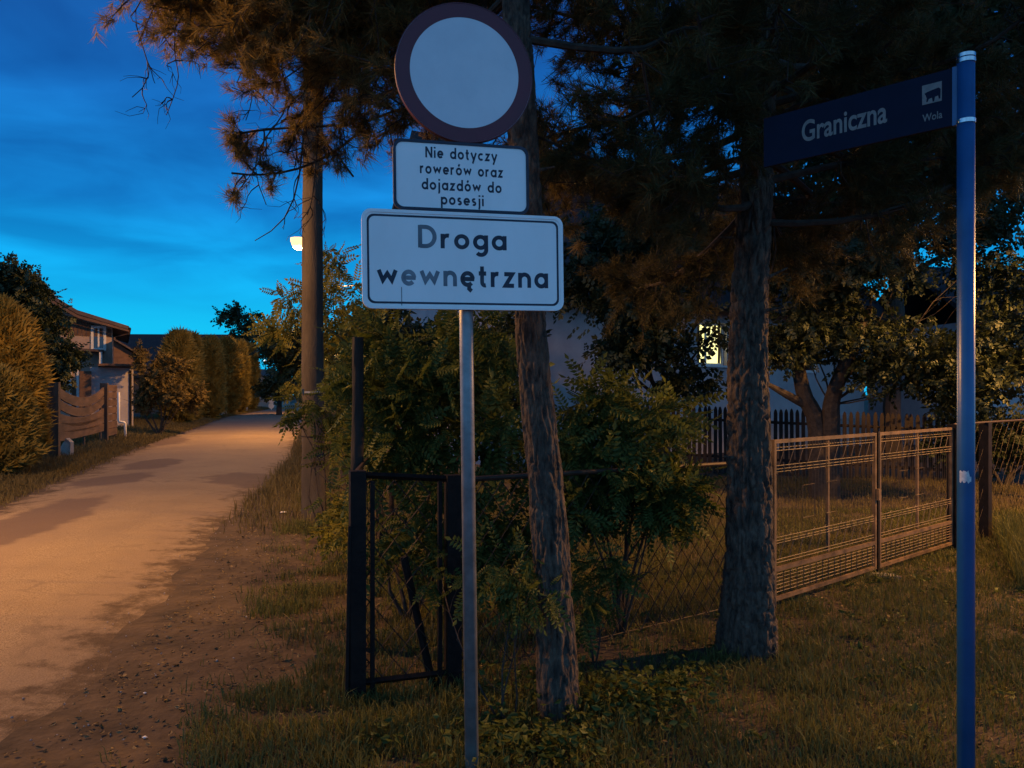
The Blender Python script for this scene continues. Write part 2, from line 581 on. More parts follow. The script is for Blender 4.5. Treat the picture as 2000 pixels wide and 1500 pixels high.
def road_material():
    m = bpy.data.materials.new('road_surface')
    m.use_nodes = True
    n, l = m.node_tree.nodes, m.node_tree.links
    b = n['Principled BSDF']
    b.inputs['Roughness'].default_value = .92
    b.inputs['Specular IOR Level'].default_value = .2
    t = n.new('ShaderNodeTexCoord')

    def noise(scale, det=6, rough=.6):
        x = n.new('ShaderNodeTexNoise')
        x.inputs['Scale'].default_value = scale
        x.inputs['Detail'].default_value = det
        x.inputs['Roughness'].default_value = rough
        l.new(t.outputs['Object'], x.inputs['Vector'])
        return x

    def mrange(s, a, b_, c=0., d=1.):
        x = n.new('ShaderNodeMapRange')
        x.inputs['From Min'].default_value = a
        x.inputs['From Max'].default_value = b_
        x.inputs['To Min'].default_value = c
        x.inputs['To Max'].default_value = d
        x.interpolation_type = 'SMOOTHSTEP'
        l.new(s, x.inputs['Value'])
        return x.outputs[0]

    def mixc(f, a, b_, bt='MIX'):
        x = n.new('ShaderNodeMix')
        x.data_type = 'RGBA'
        x.blend_type = bt
        l.new(f, x.inputs['Factor'])
        for s, v in (('A', a), ('B', b_)):
            if isinstance(v, tuple):
                x.inputs[s].default_value = (*v, 1)
            else:
                l.new(v, x.inputs[s])
        return x.outputs['Result']
    c = mixc(mrange(noise(.55).outputs['Fac'], .35, .68), (0.33, 0.25, 0.160), (0.26, 0.195, 0.130))
    c = mixc(mrange(noise(110, 3).outputs['Fac'], .44, .62), c, (0.165, 0.118, 0.072))
    c = mixc(mrange(noise(9, 8).outputs['Fac'], .60, .72), c, (0.24, 0.17, 0.105))
    wt = n.new('ShaderNodeAttribute')
    wt.attribute_name = 'across'
    wv = n.new('ShaderNodeMath')
    wv.operation = 'COSINE'
    wm_ = n.new('ShaderNodeMath')
    wm_.operation = 'MULTIPLY_ADD'
    l.new(wt.outputs['Fac'], wm_.inputs[0])
    wm_.inputs[1].default_value = 4 * pi
    wnz = n.new('ShaderNodeMath')
    wnz.operation = 'MULTIPLY'
    l.new(noise(.8, 4).outputs['Fac'], wnz.inputs[0])
    wnz.inputs[1].default_value = 3.0
    l.new(wnz.outputs[0], wm_.inputs[2])
    l.new(wm_.outputs[0], wv.inputs[0])
    c = mixc(mrange(wv.outputs[0], -.2, 1., 0., .55), c, (0.225, 0.165, 0.115))
    vo = n.new('ShaderNodeTexVoronoi')
    vo.feature = 'DISTANCE_TO_EDGE'
    vo.inputs['Scale'].default_value = .9
    dsn = n.new('ShaderNodeMix')
    dsn.data_type = 'VECTOR'
    dsn.inputs['Factor'].default_value = .35
    l.new(t.outputs['Object'], dsn.inputs['A'])
    l.new(noise(2.5, 6).outputs['Color'], dsn.inputs['B'])
    l.new(dsn.outputs['Result'], vo.inputs['Vector'])
    ck = n.new('ShaderNodeMath')
    ck.operation = 'MULTIPLY'
    l.new(mrange(vo.outputs['Distance'], .004, .022, 1., 0.), ck.inputs[0])
    l.new(mrange(noise(.5, 3).outputs['Fac'], .50, .60), ck.inputs[1])
    c = mixc(ck.outputs[0], c, (0.19, 0.14, 0.095))
    # earth trodden over both edges
    at_ = n.new('ShaderNodeAttribute')
    at_.attribute_name = 'edge_dist'
    ae = n.new('ShaderNodeMath')
    ae.operation = 'MULTIPLY_ADD'
    l.new(noise(3.4, 12, .72).outputs['Fac'], ae.inputs[0])
    ae.inputs[1].default_value = -2.4
    l.new(at_.outputs['Fac'], ae.inputs[2])
    c = mixc(mrange(ae.outputs[0], -1.22, -.62, 1., 0.), c, (0.080, 0.055, 0.034))
    # lamp shadows painted into the road colour as dark ovals with ragged outlines
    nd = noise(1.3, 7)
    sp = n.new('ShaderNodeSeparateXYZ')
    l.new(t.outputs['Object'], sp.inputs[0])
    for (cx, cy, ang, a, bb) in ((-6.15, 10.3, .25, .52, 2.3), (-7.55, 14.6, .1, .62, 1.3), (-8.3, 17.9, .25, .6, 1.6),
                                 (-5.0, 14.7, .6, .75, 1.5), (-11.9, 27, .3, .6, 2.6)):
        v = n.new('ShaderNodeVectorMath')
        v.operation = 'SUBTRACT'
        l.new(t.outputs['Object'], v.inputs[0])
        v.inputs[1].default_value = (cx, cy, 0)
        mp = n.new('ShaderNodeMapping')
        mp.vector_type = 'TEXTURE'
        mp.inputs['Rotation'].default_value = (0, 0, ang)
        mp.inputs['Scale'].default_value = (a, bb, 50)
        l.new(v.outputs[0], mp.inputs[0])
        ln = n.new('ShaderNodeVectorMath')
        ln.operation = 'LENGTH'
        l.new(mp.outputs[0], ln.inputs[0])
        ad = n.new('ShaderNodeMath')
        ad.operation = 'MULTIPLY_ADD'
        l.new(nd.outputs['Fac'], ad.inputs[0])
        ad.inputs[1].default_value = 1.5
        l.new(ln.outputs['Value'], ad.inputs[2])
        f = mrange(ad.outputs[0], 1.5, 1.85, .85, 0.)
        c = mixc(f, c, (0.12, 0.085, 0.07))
    l.new(c, b.inputs['Base Color'])
    bp = n.new('ShaderNodeBump')
    bp.inputs['Strength'].default_value = .8
    bp.inputs['Distance'].default_value = .015
    l.new(noise(70, 5).outputs['Fac'], bp.inputs['Height'])
    l.new(bp.outputs[0], b.inputs['Normal'])
    MATS['road'] = m


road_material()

# ------------------------------------------------------------------ ground and road
rng = np.random.default_rng(11)
RL = np.array([(-3.6, -14), (-4.1, -6), (-5.0, 2), (-7.68, 11.6), (-11.2, 22.6), (-20.6, 55), (-30, 99), (-52, 190)])
RR = np.array([(-1.2, -14), (-1.7, -6), (-2.3, 2), (-2.5, 4.6), (-2.8, 6.3), (-3.8, 10.8), (-5.5, 19.2), (-14.5, 55), (-25, 99), (-46, 190)])


def edge_x(tab, y):
    return np.interp(y, tab[:, 1], tab[:, 0])


gm = MB().add([(-900, -300, 0), (900, -300, 0), (900, 1500, 0), (-900, 1500, 0)], [(0, 1, 2, 3)])
tag(part('ground', gm, 'soil'), kind='structure')

ys = np.concatenate([np.arange(-14, 30, .12), np.arange(30, 190, 1.5)])
nl = vnoise(np.stack([ys * 1.3, ys * 0, ys * 0], 1), 4) - .5
nl2 = vnoise(np.stack([ys * 5.3, ys * 0 + 2, ys * 0], 1), 8) - .5
nr_ = vnoise(np.stack([ys * 1.1, ys * 0 + 7, ys * 0], 1), 5) - .5
nr2 = vnoise(np.stack([ys * 4.7, ys * 0 + 9, ys * 0], 1), 6) - .5
xl = edge_x(RL, ys) + nl * .30 + nl2 * .12
xr = edge_x(RR, ys) + nr_ * .30 + nr2 * .10 + .12
cols = 24
V = []
for j in range(cols + 1):
    t = j / cols
    zz = -0.006 + 0.055 * (1 - (2 * t - 1) ** 2)
    V.append(np.stack([xl * (1 - t) + xr * t, ys, np.full_like(ys, zz)], 1))
n_ = len(ys)
Vv = np.vstack(V)
Fv = []
order = list(range(cols + 1))
for a, b in zip(order[:-1], order[1:]):
    i = np.arange(n_ - 1)
    Fv.append(np.stack([a * n_ + i, b * n_ + i, b * n_ + i + 1, a * n_ + i + 1], 1))
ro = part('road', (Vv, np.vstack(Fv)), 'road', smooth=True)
wr = np.abs(xr - xl)
ed = np.concatenate([np.minimum(j, cols - j) / cols * wr for j in range(cols + 1)])
ac = np.concatenate([np.full(n_, j / cols) for j in range(cols + 1)])
ro.data.attributes.new('across', 'FLOAT', 'POINT').data.foreach_set('value', ac.astype(np.float32))
ro.data.attributes.new('edge_dist', 'FLOAT', 'POINT').data.foreach_set('value', ed.astype(np.float32))
tag(ro, kind='structure')

# ------------------------------------------------------------------ lettering drawn with a pen of even width
def arc(cx, cy, r, a0, a1, n=20, ry=None):
    ry = r if ry is None else ry
    return [(cx + r * cos(R(a)), cy + ry * sin(R(a))) for a in np.linspace(a0, a1, n)]


H = .115
GL = {
    'o': (1.0, [arc(.5, .5, .385, 0, 360, 32)]),
    'a': (1.0, [arc(.5, .5, .385, 0, 360, 32), [(.885, 1), (.885, 0)]]),
    'd': (1.0, [arc(.5, .5, .385, 0, 360, 32), [(.885, 1.5), (.885, 0)]]),
    'p': (1.0, [arc(.5, .5, .385, 0, 360, 32), [(.115, 1), (.115, -.48)]]),
    'g': (1.0, [arc(.5, .5, .385, 0, 360, 32), [(.885, 1), (.885, 0)] + arc(.53, -.02, .355, -5, -140, 14)]),
    'e': (1.0, [[(.14, .5), (.86, .5)] + arc(.5, .5, .385, 12, 318, 28)]),
    'c': (.9, [arc(.5, .5, .385, 48, 312, 26)]),
    'n': (.92, [[(.115, 1), (.115, 0)], [(.115, .52)] + arc(.46, .545, .345, 175, 0, 14) + [(.805, 0)]]),
    'r': (.62, [[(.115, 1), (.115, 0)], [(.115, .45)] + arc(.46, .545, .345, 178, 75, 9)]),
    'w': (1.38, [[(.10, .97), (.38, .30), (.69, .74), (1.00, .30), (1.28, .97)]]),
    't': (.62, [[(.26, 1.36), (.26, .32)] + arc(.46, .30, .20, 180, 290, 8), [(.02, .89), (.56, .89)]]),
    'z': (.82, [[(.06, .885), (.66, .885), (.14, .115), (.78, .115)]]),
    'i': (.24, [[(.12, 1), (.12, 0)], [(.12, 1.24), (.12, 1.46)]]),
    'y': (.92, [[(.05, 1), (.46, .05)], [(.87, 1), (.28, -.46)]]),
    'j': (.36, [[(.22, 1), (.22, -.18)] + arc(.02, -.2, .2, -10, -80, 6), [(.22, 1.24), (.22, 1.46)]]),
    's': (.74, [arc(.37, .70, .21, 40, 255, 14, .19) + arc(.37, .30, .23, 80, -140, 14, .19)]),
    'D': (1.22, [[(.115, 0), (.115, 1.55)], [(.115, 1.43), (.44, 1.43)] + arc(.48, .7725, .61, 90, -90, 22, .6575) + [(.115, .115)]]),
    'N': (1.12, [[(.115, 0), (.115, 1.45)], [(.125, 1.40), (.995, .05)], [(1.005, 1.45), (1.005, 0)]]),
}
GL['ó'] = (1.0, GL['o'][1] + [[(.42, 1.18), (.62, 1.48)]])
GL['ę'] = (1.0, GL['e'][1] + [[(.62, .08), (.60, -.14), (.78, -.30)]])


def ribbon(mb, pts, hw, depth):
    p = [np.array(q, float) for q in pts]
    closed = np.linalg.norm(p[0] - p[-1]) < 1e-6
    if closed:
        p = p[:-1]
    n = len(p)
    L, Rr = [], []
    for i in range(n):
        a = p[i - 1] if (closed or i > 0) else None
        b = p[(i + 1) % n] if (closed or i < n - 1) else None
        d1 = unit(p[i] - a) if a is not None else None
        d2 = unit(b - p[i]) if b is not None else None
        if d1 is None:
            d1 = d2
        if d2 is None:
            d2 = d1
        n1, n2 = np.array([-d1[1], d1[0]]), np.array([-d2[1], d2[0]])
        m = unit(n1 + n2)
        k = hw / max(.38, float(m @ n1))
        L.append(p[i] + m * k)
        Rr.append(p[i] - m * k)
    vs = [(q[0], depth, q[1]) for q in L] + [(q[0], depth, q[1]) for q in Rr]
    m_ = n if closed else n - 1
    mb.add(vs, [(i, i + n, (i + 1) % n + n, (i + 1) % n) for i in range(m_)])


def text_width(s, sp=.2):
    return sum((GL[c][0] if c != ' ' else .55) + sp for c in s) - sp


def pen_text(s, x0, z0, width, xh, y, hw=None, sp=.2):
    """letters of one line on the plane y (facing -y), x from x0, baseline z0, x-height xh"""
    w = text_width(s, sp)
    kx = width / w
    out = []
    cur = 0
    for c in s:
        if c == ' ':
            cur += .55 + sp
            continue
        mb = MB()
        for k, st in enumerate(GL[c][1]):
            t = MB()
            ribbon(t, st, hw or H, 0)
            mb.add([(x0 + (cur + v[0]) * kx, y - .00012 * (k + 1), z0 + v[2] * xh) for v in t.v], t.f)
        out.append((c, mb))
        cur += GL[c][0] + sp
    return out


def rrect(w, h, r, n=6, cx=0, cz=0):
    pts = []
    for (sx, sz, a0) in ((1, 1, 0), (-1, 1, 90), (-1, -1, 180), (1, -1, 270)):
        for a in np.linspace(a0, a0 + 90, n):
            pts.append((cx + sx * (w / 2 - r) + r * cos(R(a)), cz + sz * (h / 2 - r) + r * sin(R(a))))
    return pts


def frame_ring(mb, outer, inner, y0, y1):
    """flat ring between two outlines, front at y0, back at y1"""
    n = len(outer)
    vs = [(p[0], y0, p[1]) for p in outer] + [(p[0], y0, p[1]) for p in inner] + \
         [(p[0], y1, p[1]) for p in outer] + [(p[0], y1, p[1]) for p in inner]
    fs = []
    for i in range(n):
        j = (i + 1) % n
        fs += [(i, j, n + j, n + i), (2 * n + i, 3 * n + i, 3 * n + j, 2 * n + j),
               (i, 2 * n + i, 2 * n + j, j), (n + i, n + j, 3 * n + j, 3 * n + i)]
    mb.add(vs, fs)
    return mb


# faded print for the worn word
def faded_ink():
    m = bpy.data.materials.new('worn_ink')
    m.use_nodes = True
    n, l = m.node_tree.nodes, m.node_tree.links
    b = n['Principled BSDF']
    b.inputs['Roughness'].default_value = .5
    t = n.new('ShaderNodeTexCoord')
    ns = n.new('ShaderNodeTexNoise')
    ns.inputs['Scale'].default_value = 9
    ns.inputs['Detail'].default_value = 5
    l.new(t.outputs['Object'], ns.inputs['Vector'])
    mp = n.new('ShaderNodeMapRange')
    mp.inputs['From Min'].default_value = .3
    mp.inputs['From Max'].default_value = .7
    l.new(ns.outputs['Fac'], mp.inputs['Value'])
    mi = n.new('ShaderNodeMix')
    mi.data_type = 'RGBA'
    mi.inputs['A'].default_value = (0.07, 0.08, 0.10, 1)
    mi.inputs['B'].default_value = (0.17, 0.19, 0.22, 1)
    l.new(mp.outputs[0], mi.inputs['Factor'])
    l.new(mi.outputs['Result'], b.inputs['Base Color'])
    MATS['worn_ink'] = m


faded_ink()
mat('pale_ink', (0.15, 0.17, 0.20), .5, (0.26, 0.28, 0.31), 14)
mat('half_ink', (0.022, 0.026, 0.042), .5, (0.06, 0.065, 0.085), 12)

# ------------------------------------------------------------------ road sign on its post
sg = thing('road_sign', 'grey steel post carrying a round red-rimmed sign above two white text plates', 'road sign',
           (-0.172, 3.33, 0), R(14))
sg.rotation_euler = (0, R(-0.75), R(14))
k_ = 3.285 / F


def sv(py):
    return EYE - (py - 770) * k_


part('pole', MB().tube([(0, 0, -.3), (0, 0, 3.3)], .030, 24), 'galvanised', sg, smooth=True)
part('pole_cap', MB().tube([(0, 0, 3.29), (0, 0, 3.312)], [.032, .026], 24), 'black_steel', sg)
# round disc
zc, ro_, ri_ = sv(144), .292, .2335
disc = MB()
yF = -.046
n = 96
outer = [(ro_ * cos(2 * pi * i / n), zc + ro_ * sin(2 * pi * i / n)) for i in range(n)]
inner = [(ri_ * cos(2 * pi * i / n), zc + ri_ * sin(2 * pi * i / n)) for i in range(n)]
rd = part('round_plate', MB().prism(outer, 'y', yF, yF + .012), 'sign_back', sg)
part('white_field', MB().add([(p[0], yF - .0010, p[1]) for p in inner], [tuple(range(n))[::-1]]), 'sheeting', rd)
ring = MB()
o2 = [(p[0] * .997, zc + (p[1] - zc) * .997) for p in outer]
ring.add([(p[0], yF - .0014, p[1]) for p in o2] + [(p[0], yF - .0014, p[1]) for p in inner],
         [(i, n + i, n + (i + 1) % n, (i + 1) % n) for i in range(n)])
part('red_border', ring, 'sign_red', rd)
lip = [(p[0] * 1.012, zc + (p[1] - zc) * 1.012) for p in outer]
part('folded_rim', frame_ring(MB(), lip, outer, yF - .003, yF + .022), 'sign_red', rd)


def plate(name, w, h, zc, cx, border_off, border_w, rim_mat, rim_w, lines, label, hw=.14, sp=.3):
    y = -.045
    pl = part(name, MB().prism(rrect(w, h, .036, cx=cx, cz=zc), 'y', y, y + .010), 'sign_white', sg)
    pl['label'] = label
    part('folded_rim', frame_ring(MB(), rrect(w + .006, h + .006, .039, cx=cx, cz=zc), rrect(w - 2 * rim_w, h - 2 * rim_w, .036 - rim_w * .6, cx=cx, cz=zc),
                                  y - .0035, y + .022), rim_mat, pl)
    if border_w:
        part('border_line', frame_ring(MB(), rrect(w - 2 * border_off, h - 2 * border_off, .028, cx=cx, cz=zc),
                                       rrect(w - 2 * border_off - 2 * border_w, h - 2 * border_off - 2 * border_w, .024, cx=cx, cz=zc),
                                       y - .0010, y - .0002), 'sign_dark', pl)
    for s, x0, wd_, zb, xh, inks in lines:
        i = 0
        for c, mb in pen_text(s, x0, zb, wd_, xh, y - .0006, hw, sp):
            part('letter', mb, inks.get(i, 'sign_dark'), pl)
            i += 1


CX = -.001


def tx(px):
    # plate coordinate of a photo column (plates are turned 14 degrees)
    a = (px - 1000) / F
    return (a * 3.285 + .172 + .0) / (cos(R(14)) - a * sin(R(14)))


wl_, wr_ = tx(780), tx(1041)
plate('upper_text_plate', wr_ - wl_, .288, sv(347.5), (wl_ + wr_) / 2, .0, 0, 'sign_dark', .009, [
    ('Nie dotyczy', tx(842), tx(981) - tx(842), sv(313), .0315, {}),
    ('rowerów oraz', tx(831), tx(992) - tx(831), sv(344), .0315, {}),
    ('dojazdów do', tx(834), tx(989) - tx(834), sv(374.5), .0315, {}),
    ('posesji', tx(871), tx(954) - tx(871), sv(402), .0315, {})],
    'white plate with four lines of small dark lettering')
wl_, wr_ = tx(717), tx(1106)
plate('lower_text_plate', wr_ - wl_, .405, sv(510.5), (wl_ + wr_) / 2, .018, .0085, 'sign_white', .010, [
    ('Droga', tx(826), tx(997) - tx(826), sv(487), .061, {0: 'worn_ink', 1: 'half_ink', 2: 'half_ink'}),
    ('wewnętrzna', tx(745), tx(1077) - tx(745), sv(560), .064, {1: 'pale_ink', 2: 'worn_ink', 3: 'worn_ink', 4: 'half_ink', 5: 'half_ink'})],
    'wide white plate with dark border and partly faded lettering')
cl_ = MB()
for z in (sv(200), sv(90)):
    cl_ = MB().tube([(0, -.0, z - .02), (0, 0, z + .02)], .0335, 20)
    part('clamp', cl_.box((0, -.033, z), (.10, .012, .035)), 'sign_back', sg)
for z in (sv(347), sv(470), sv(555)):
    part('clamp', MB().tube([(0, 0, z - .016), (0, 0, z + .016)], .0335, 20).box((0, -.033, z), (.10, .010, .028)), 'sign_back', sg)
part('scratch', MB().box((tx(792), -.0462, sv(583)), (.0022, .0006, .085)), 'half_ink', sg)

# ------------------------------------------------------------------ street name sign on a blue post
st = thing('street_name_sign', 'tall glossy blue post with a dark blue street name blade near its top', 'street sign',
           (1.82, 3.1, 0), R(-45))
part('post', MB().tube([(0, 0, -.3), (0, 0, 3.0)], .0322, 32), 'blue_paint', st, smooth=True)
part('cap', MB().tube([(0, 0, 2.998), (0, 0, 3.012), (0, 0, 3.016)], [.0345, .0345, .026], 32), 'chrome', st)
for z in (2.985, 2.742):
    part('collar', MB().tube([(0, 0, z - .008), (0, 0, z + .008)], .0350, 32), 'chrome', st)
pn = part('name_blade', MB().box((-.445, 0, 2.853), (.83, .018, .232)), 'blue_panel', st)
part('bracket', MB().box((-.034, 0, 2.853), (.024, .026, .236)), 'blue_paint', st)


def font_text(s, width, height, off=0.0):
    cu = bpy.data.curves.new('lettering', 'FONT')
    cu.body = s
    cu.offset = off
    ob = bpy.data.objects.new('lettering', cu)
    COL.objects.link(ob)
    dg = bpy.context.evaluated_depsgraph_get()
    me = bpy.data.meshes.new_from_object(ob.evaluated_get(dg))
    bpy.data.objects.remove(ob)
    v = np.empty(len(me.vertices) * 3, np.float32)
    me.vertices.foreach_get('co', v)
    v = v.reshape(-1, 3)
    v[:, 0] -= v[:, 0].min()
    v[:, 0] *= width / v[:, 0].max()
    v[:, 1] *= height / v[:, 1].max()
    w = np.stack([v[:, 0], np.zeros(len(v)), v[:, 1]], 1)
    me.vertices.foreach_set('co', w.astype(np.float32).ravel())
    me.update()
    return me


def put_text(s, x0, z0, width, height, off, parent):
    me = font_text(s, width, height, off)
    o = part('lettering', me, 'panel_text', parent)
    o.location = (x0, -.0102, z0)


put_text('Graniczna', -.672, 2.815, .375, .095, .018, pn)
put_text('Wola', -.158, 2.778, .075, .030, .012, pn)
ye = -.0100
em = part('emblem', MB().box((-.122, ye, 2.888), (.074, .0012, .080)), 'panel_text', pn)
# dark mark inside the white square: a lying beast-like shape with two legs
mk = [(-.145, 2.884), (-.150, 2.893), (-.140, 2.897), (-.120, 2.901), (-.096, 2.904), (-.089, 2.897), (-.090, 2.858), (-.096, 2.858),
      (-.098, 2.872), (-.110, 2.870), (-.113, 2.852), (-.119, 2.852), (-.121, 2.869), (-.133, 2.867), (-.138, 2.856), (-.143, 2.857), (-.141, 2.871)]
part('mark', MB().add([(p[0], ye - .0012, p[1]) for p in mk], [tuple(range(len(mk)))]), 'blue_panel', em)
# sticker wrapped on the post, facing the camera side
sk = MB()
a0 = math.atan2(-3.1, -1.82) + R(45)      # towards the camera in post coordinates
q = []
for i in range(9):
    a = a0 + R(-42 + i * 9.5)
    jag = .006 * sin(i * 2.3)
    q.append((.0329 * cos(a), .0329 * sin(a), 1.300 - jag))
    q.append((.0329 * cos(a), .0329 * sin(a), 1.344 + jag * .6 - (.02 if i > 6 else 0)))
sk.add(q, [(2 * i, 2 * i + 2, 2 * i + 3, 2 * i + 1) for i in range(8)])
part('sticker', sk, 'sticker', st)

# ------------------------------------------------------------------ street lamps and poles
def lamp(base, head, height, label, power, spot=None, pole_r=(.11, .075), color=SODIUM):
    t = thing('street_lamp', label, 'street lamp', base, 0, 'street lamps')
    b, h = np.array(base, float), np.array(head, float)
    rel = h - b
    part('pole', MB().tube([(0, 0, -.4), (0, 0, height * .5), (0, 0, height)], [pole_r[0], (pole_r[0] + pole_r[1]) / 2, pole_r[1]], 14), 'concrete_pole', t, smooth=True)
    top = np.array([0, 0, height - .25])
    end = np.array([rel[0] * .96, rel[1] * .96, rel[2] + .14])
    arm = [top - (0, 0, .25), top * .5 + end * .5 - (0, 0, .08), end]
    part('arm', MB().tube(catmull(arm, 12), .025, 8), 'concrete_pole', t, smooth=True)
    u = unit([rel[0], rel[1], 0])
    hs = part('lamp_head', MB(), 'sign_back', t)
    mb = MB()
    c = rel + np.array([0, 0, .12])
    mb.tube([c - u * .34, c - u * .15, c + u * .12, c + u * .30], [.05, .08, .09, .04], 12)
    hs.data.from_pydata(mb.v, [], mb.f)
    # glass bowl under the head
    bowl = MB()
    nn, rings = 14, 5
    vs, fs = [], []
    for i in range(rings + 1):
        a = i / rings * pi / 2
        for j in range(nn):
            tt = 2 * pi * j / nn
            vs.append((rel[0] + .33 * cos(a) * cos(tt), rel[1] + .33 * cos(a) * sin(tt), rel[2] + .16 - .46 * sin(a)))
    for i in range(rings):
        for j in range(nn):
            fs.append((i * nn + j, i * nn + (j + 1) % nn, (i + 1) * nn + (j + 1) % nn, (i + 1) * nn + j))
    bowl.add(vs, fs)
    part('lamp_bowl', bowl, 'lamp_glow', t, smooth=True)
    ld = bpy.data.lights.new('bulb', 'SPOT' if spot else 'POINT')
    ld.energy = power
    ld.color = color
    ld.shadow_soft_size = .14
    if spot:
        ld.spot_size = R(spot)
        ld.spot_blend = .15
    lo = bpy.data.objects.new('bulb', ld)
    COL.objects.link(lo)
    lo.parent = t
    lo.location = (rel[0], rel[1], rel[2] - .40)
    return t, lo


hA = at(584, 474, 30.0)
pA = at(617, 770, 30.3)
lamp((pA[0], pA[1], 0), hA, hA[2] + .4, 'lit street lamp with warm bowl showing beside the thick concrete pole', 5200)
tB, loB = lamp((-7.9, 7.0, 0), (-6.9, 6.7, 6.2), 6.4, 'lit street lamp standing on the far grass edge opposite the signs', 3000, spot=165)
tC, loC = lamp((10.6, 8.1, 0), (9.4, 7.4, 5.4), 5.6, 'lit street lamp along the lane past the wire gate', 5400, spot=151)

hD, pD = at(612, 655, 62.0), at(617, 770, 62.4)
lamp((pD[0], pD[1], 0), hD, hD[2] + .3, 'lit street lamp far down the lane near the pale panel fence', 3600)

# big concrete pole beside the road
bp_ = at(612, 1015, gd(1015))
up = thing('utility_pole', 'thick round concrete utility pole on the grass edge in front of leafy shrubs', 'pole', (bp_[0], bp_[1], 0))
part('shaft', bark_trunk([(0, 0, -.3), (-.01, 0, 2.5), (-.01, 0, 5.5), (-.015, 0, 9.5)], [.152, .142, .128, .105], 32, 160, .003, 21, (14, 1.5)), 'concrete_pole', up, smooth=True)
zs_ = EYE - (766 - 770) * bp_[1] / F
part('strap', MB().tube([(0, 0, zs_ - .012), (0, 0, zs_ + .012)], .1495, 24), 'galvanised', up)
part('strap_buckle', MB().box((-.10, -.112, zs_ + .01), (.05, .02, .06), R(42)), 'cable', up)
zs_ = EYE - (852 - 770) * bp_[1] / F
part('strap', MB().tube([(0, 0, zs_ - .006), (0, 0, zs_ + .006)], .1525, 24), 'black_steel', up)

# service cable from the lamp pole
c0, c1 = at(625, 560, 30.2), at(1300, 470, 22)
sag = [c0 * (1 - t) + c1 * t + np.array([0, 0, -.9 * 4 * t * (1 - t) * .35]) for t in np.linspace(0, 1, 14)]
cb = part('service_cable', MB().tube(sag, .022, 5), 'cable')
tag(cb, 'thin pale service cable strung from the lit lamp pole to the plastered house', 'cable')

# ------------------------------------------------------------------ pines
NT = needle_template(20)


def limb_path(p0, p1, rng, sag=.15, n=9, wob=.06):
    p0, p1 = np.asarray(p0, float), np.asarray(p1, float)
    L = np.linalg.norm(p1 - p0)
    out = []
    ph = rng.normal(size=(3, 2)) * wob * L
    for t in np.linspace(0, 1, n):
        p = p0 * (1 - t) + p1 * t
        p = p + np.array([0, 0, -sag * L * 4 * t * (1 - t) * .5])
        p = p + ph[:, 0] * sin(t * pi) + ph[:, 1] * sin(t * 2 * pi) * .6
        out.append(p)
    return np.array(out)


def trunk_at(T, z):
    T = np.array([np.asarray(p, float) for p in T])
    return np.array([np.interp(z, T[:, 2], T[:, 0]), np.interp(z, T[:, 2], T[:, 1]), z])


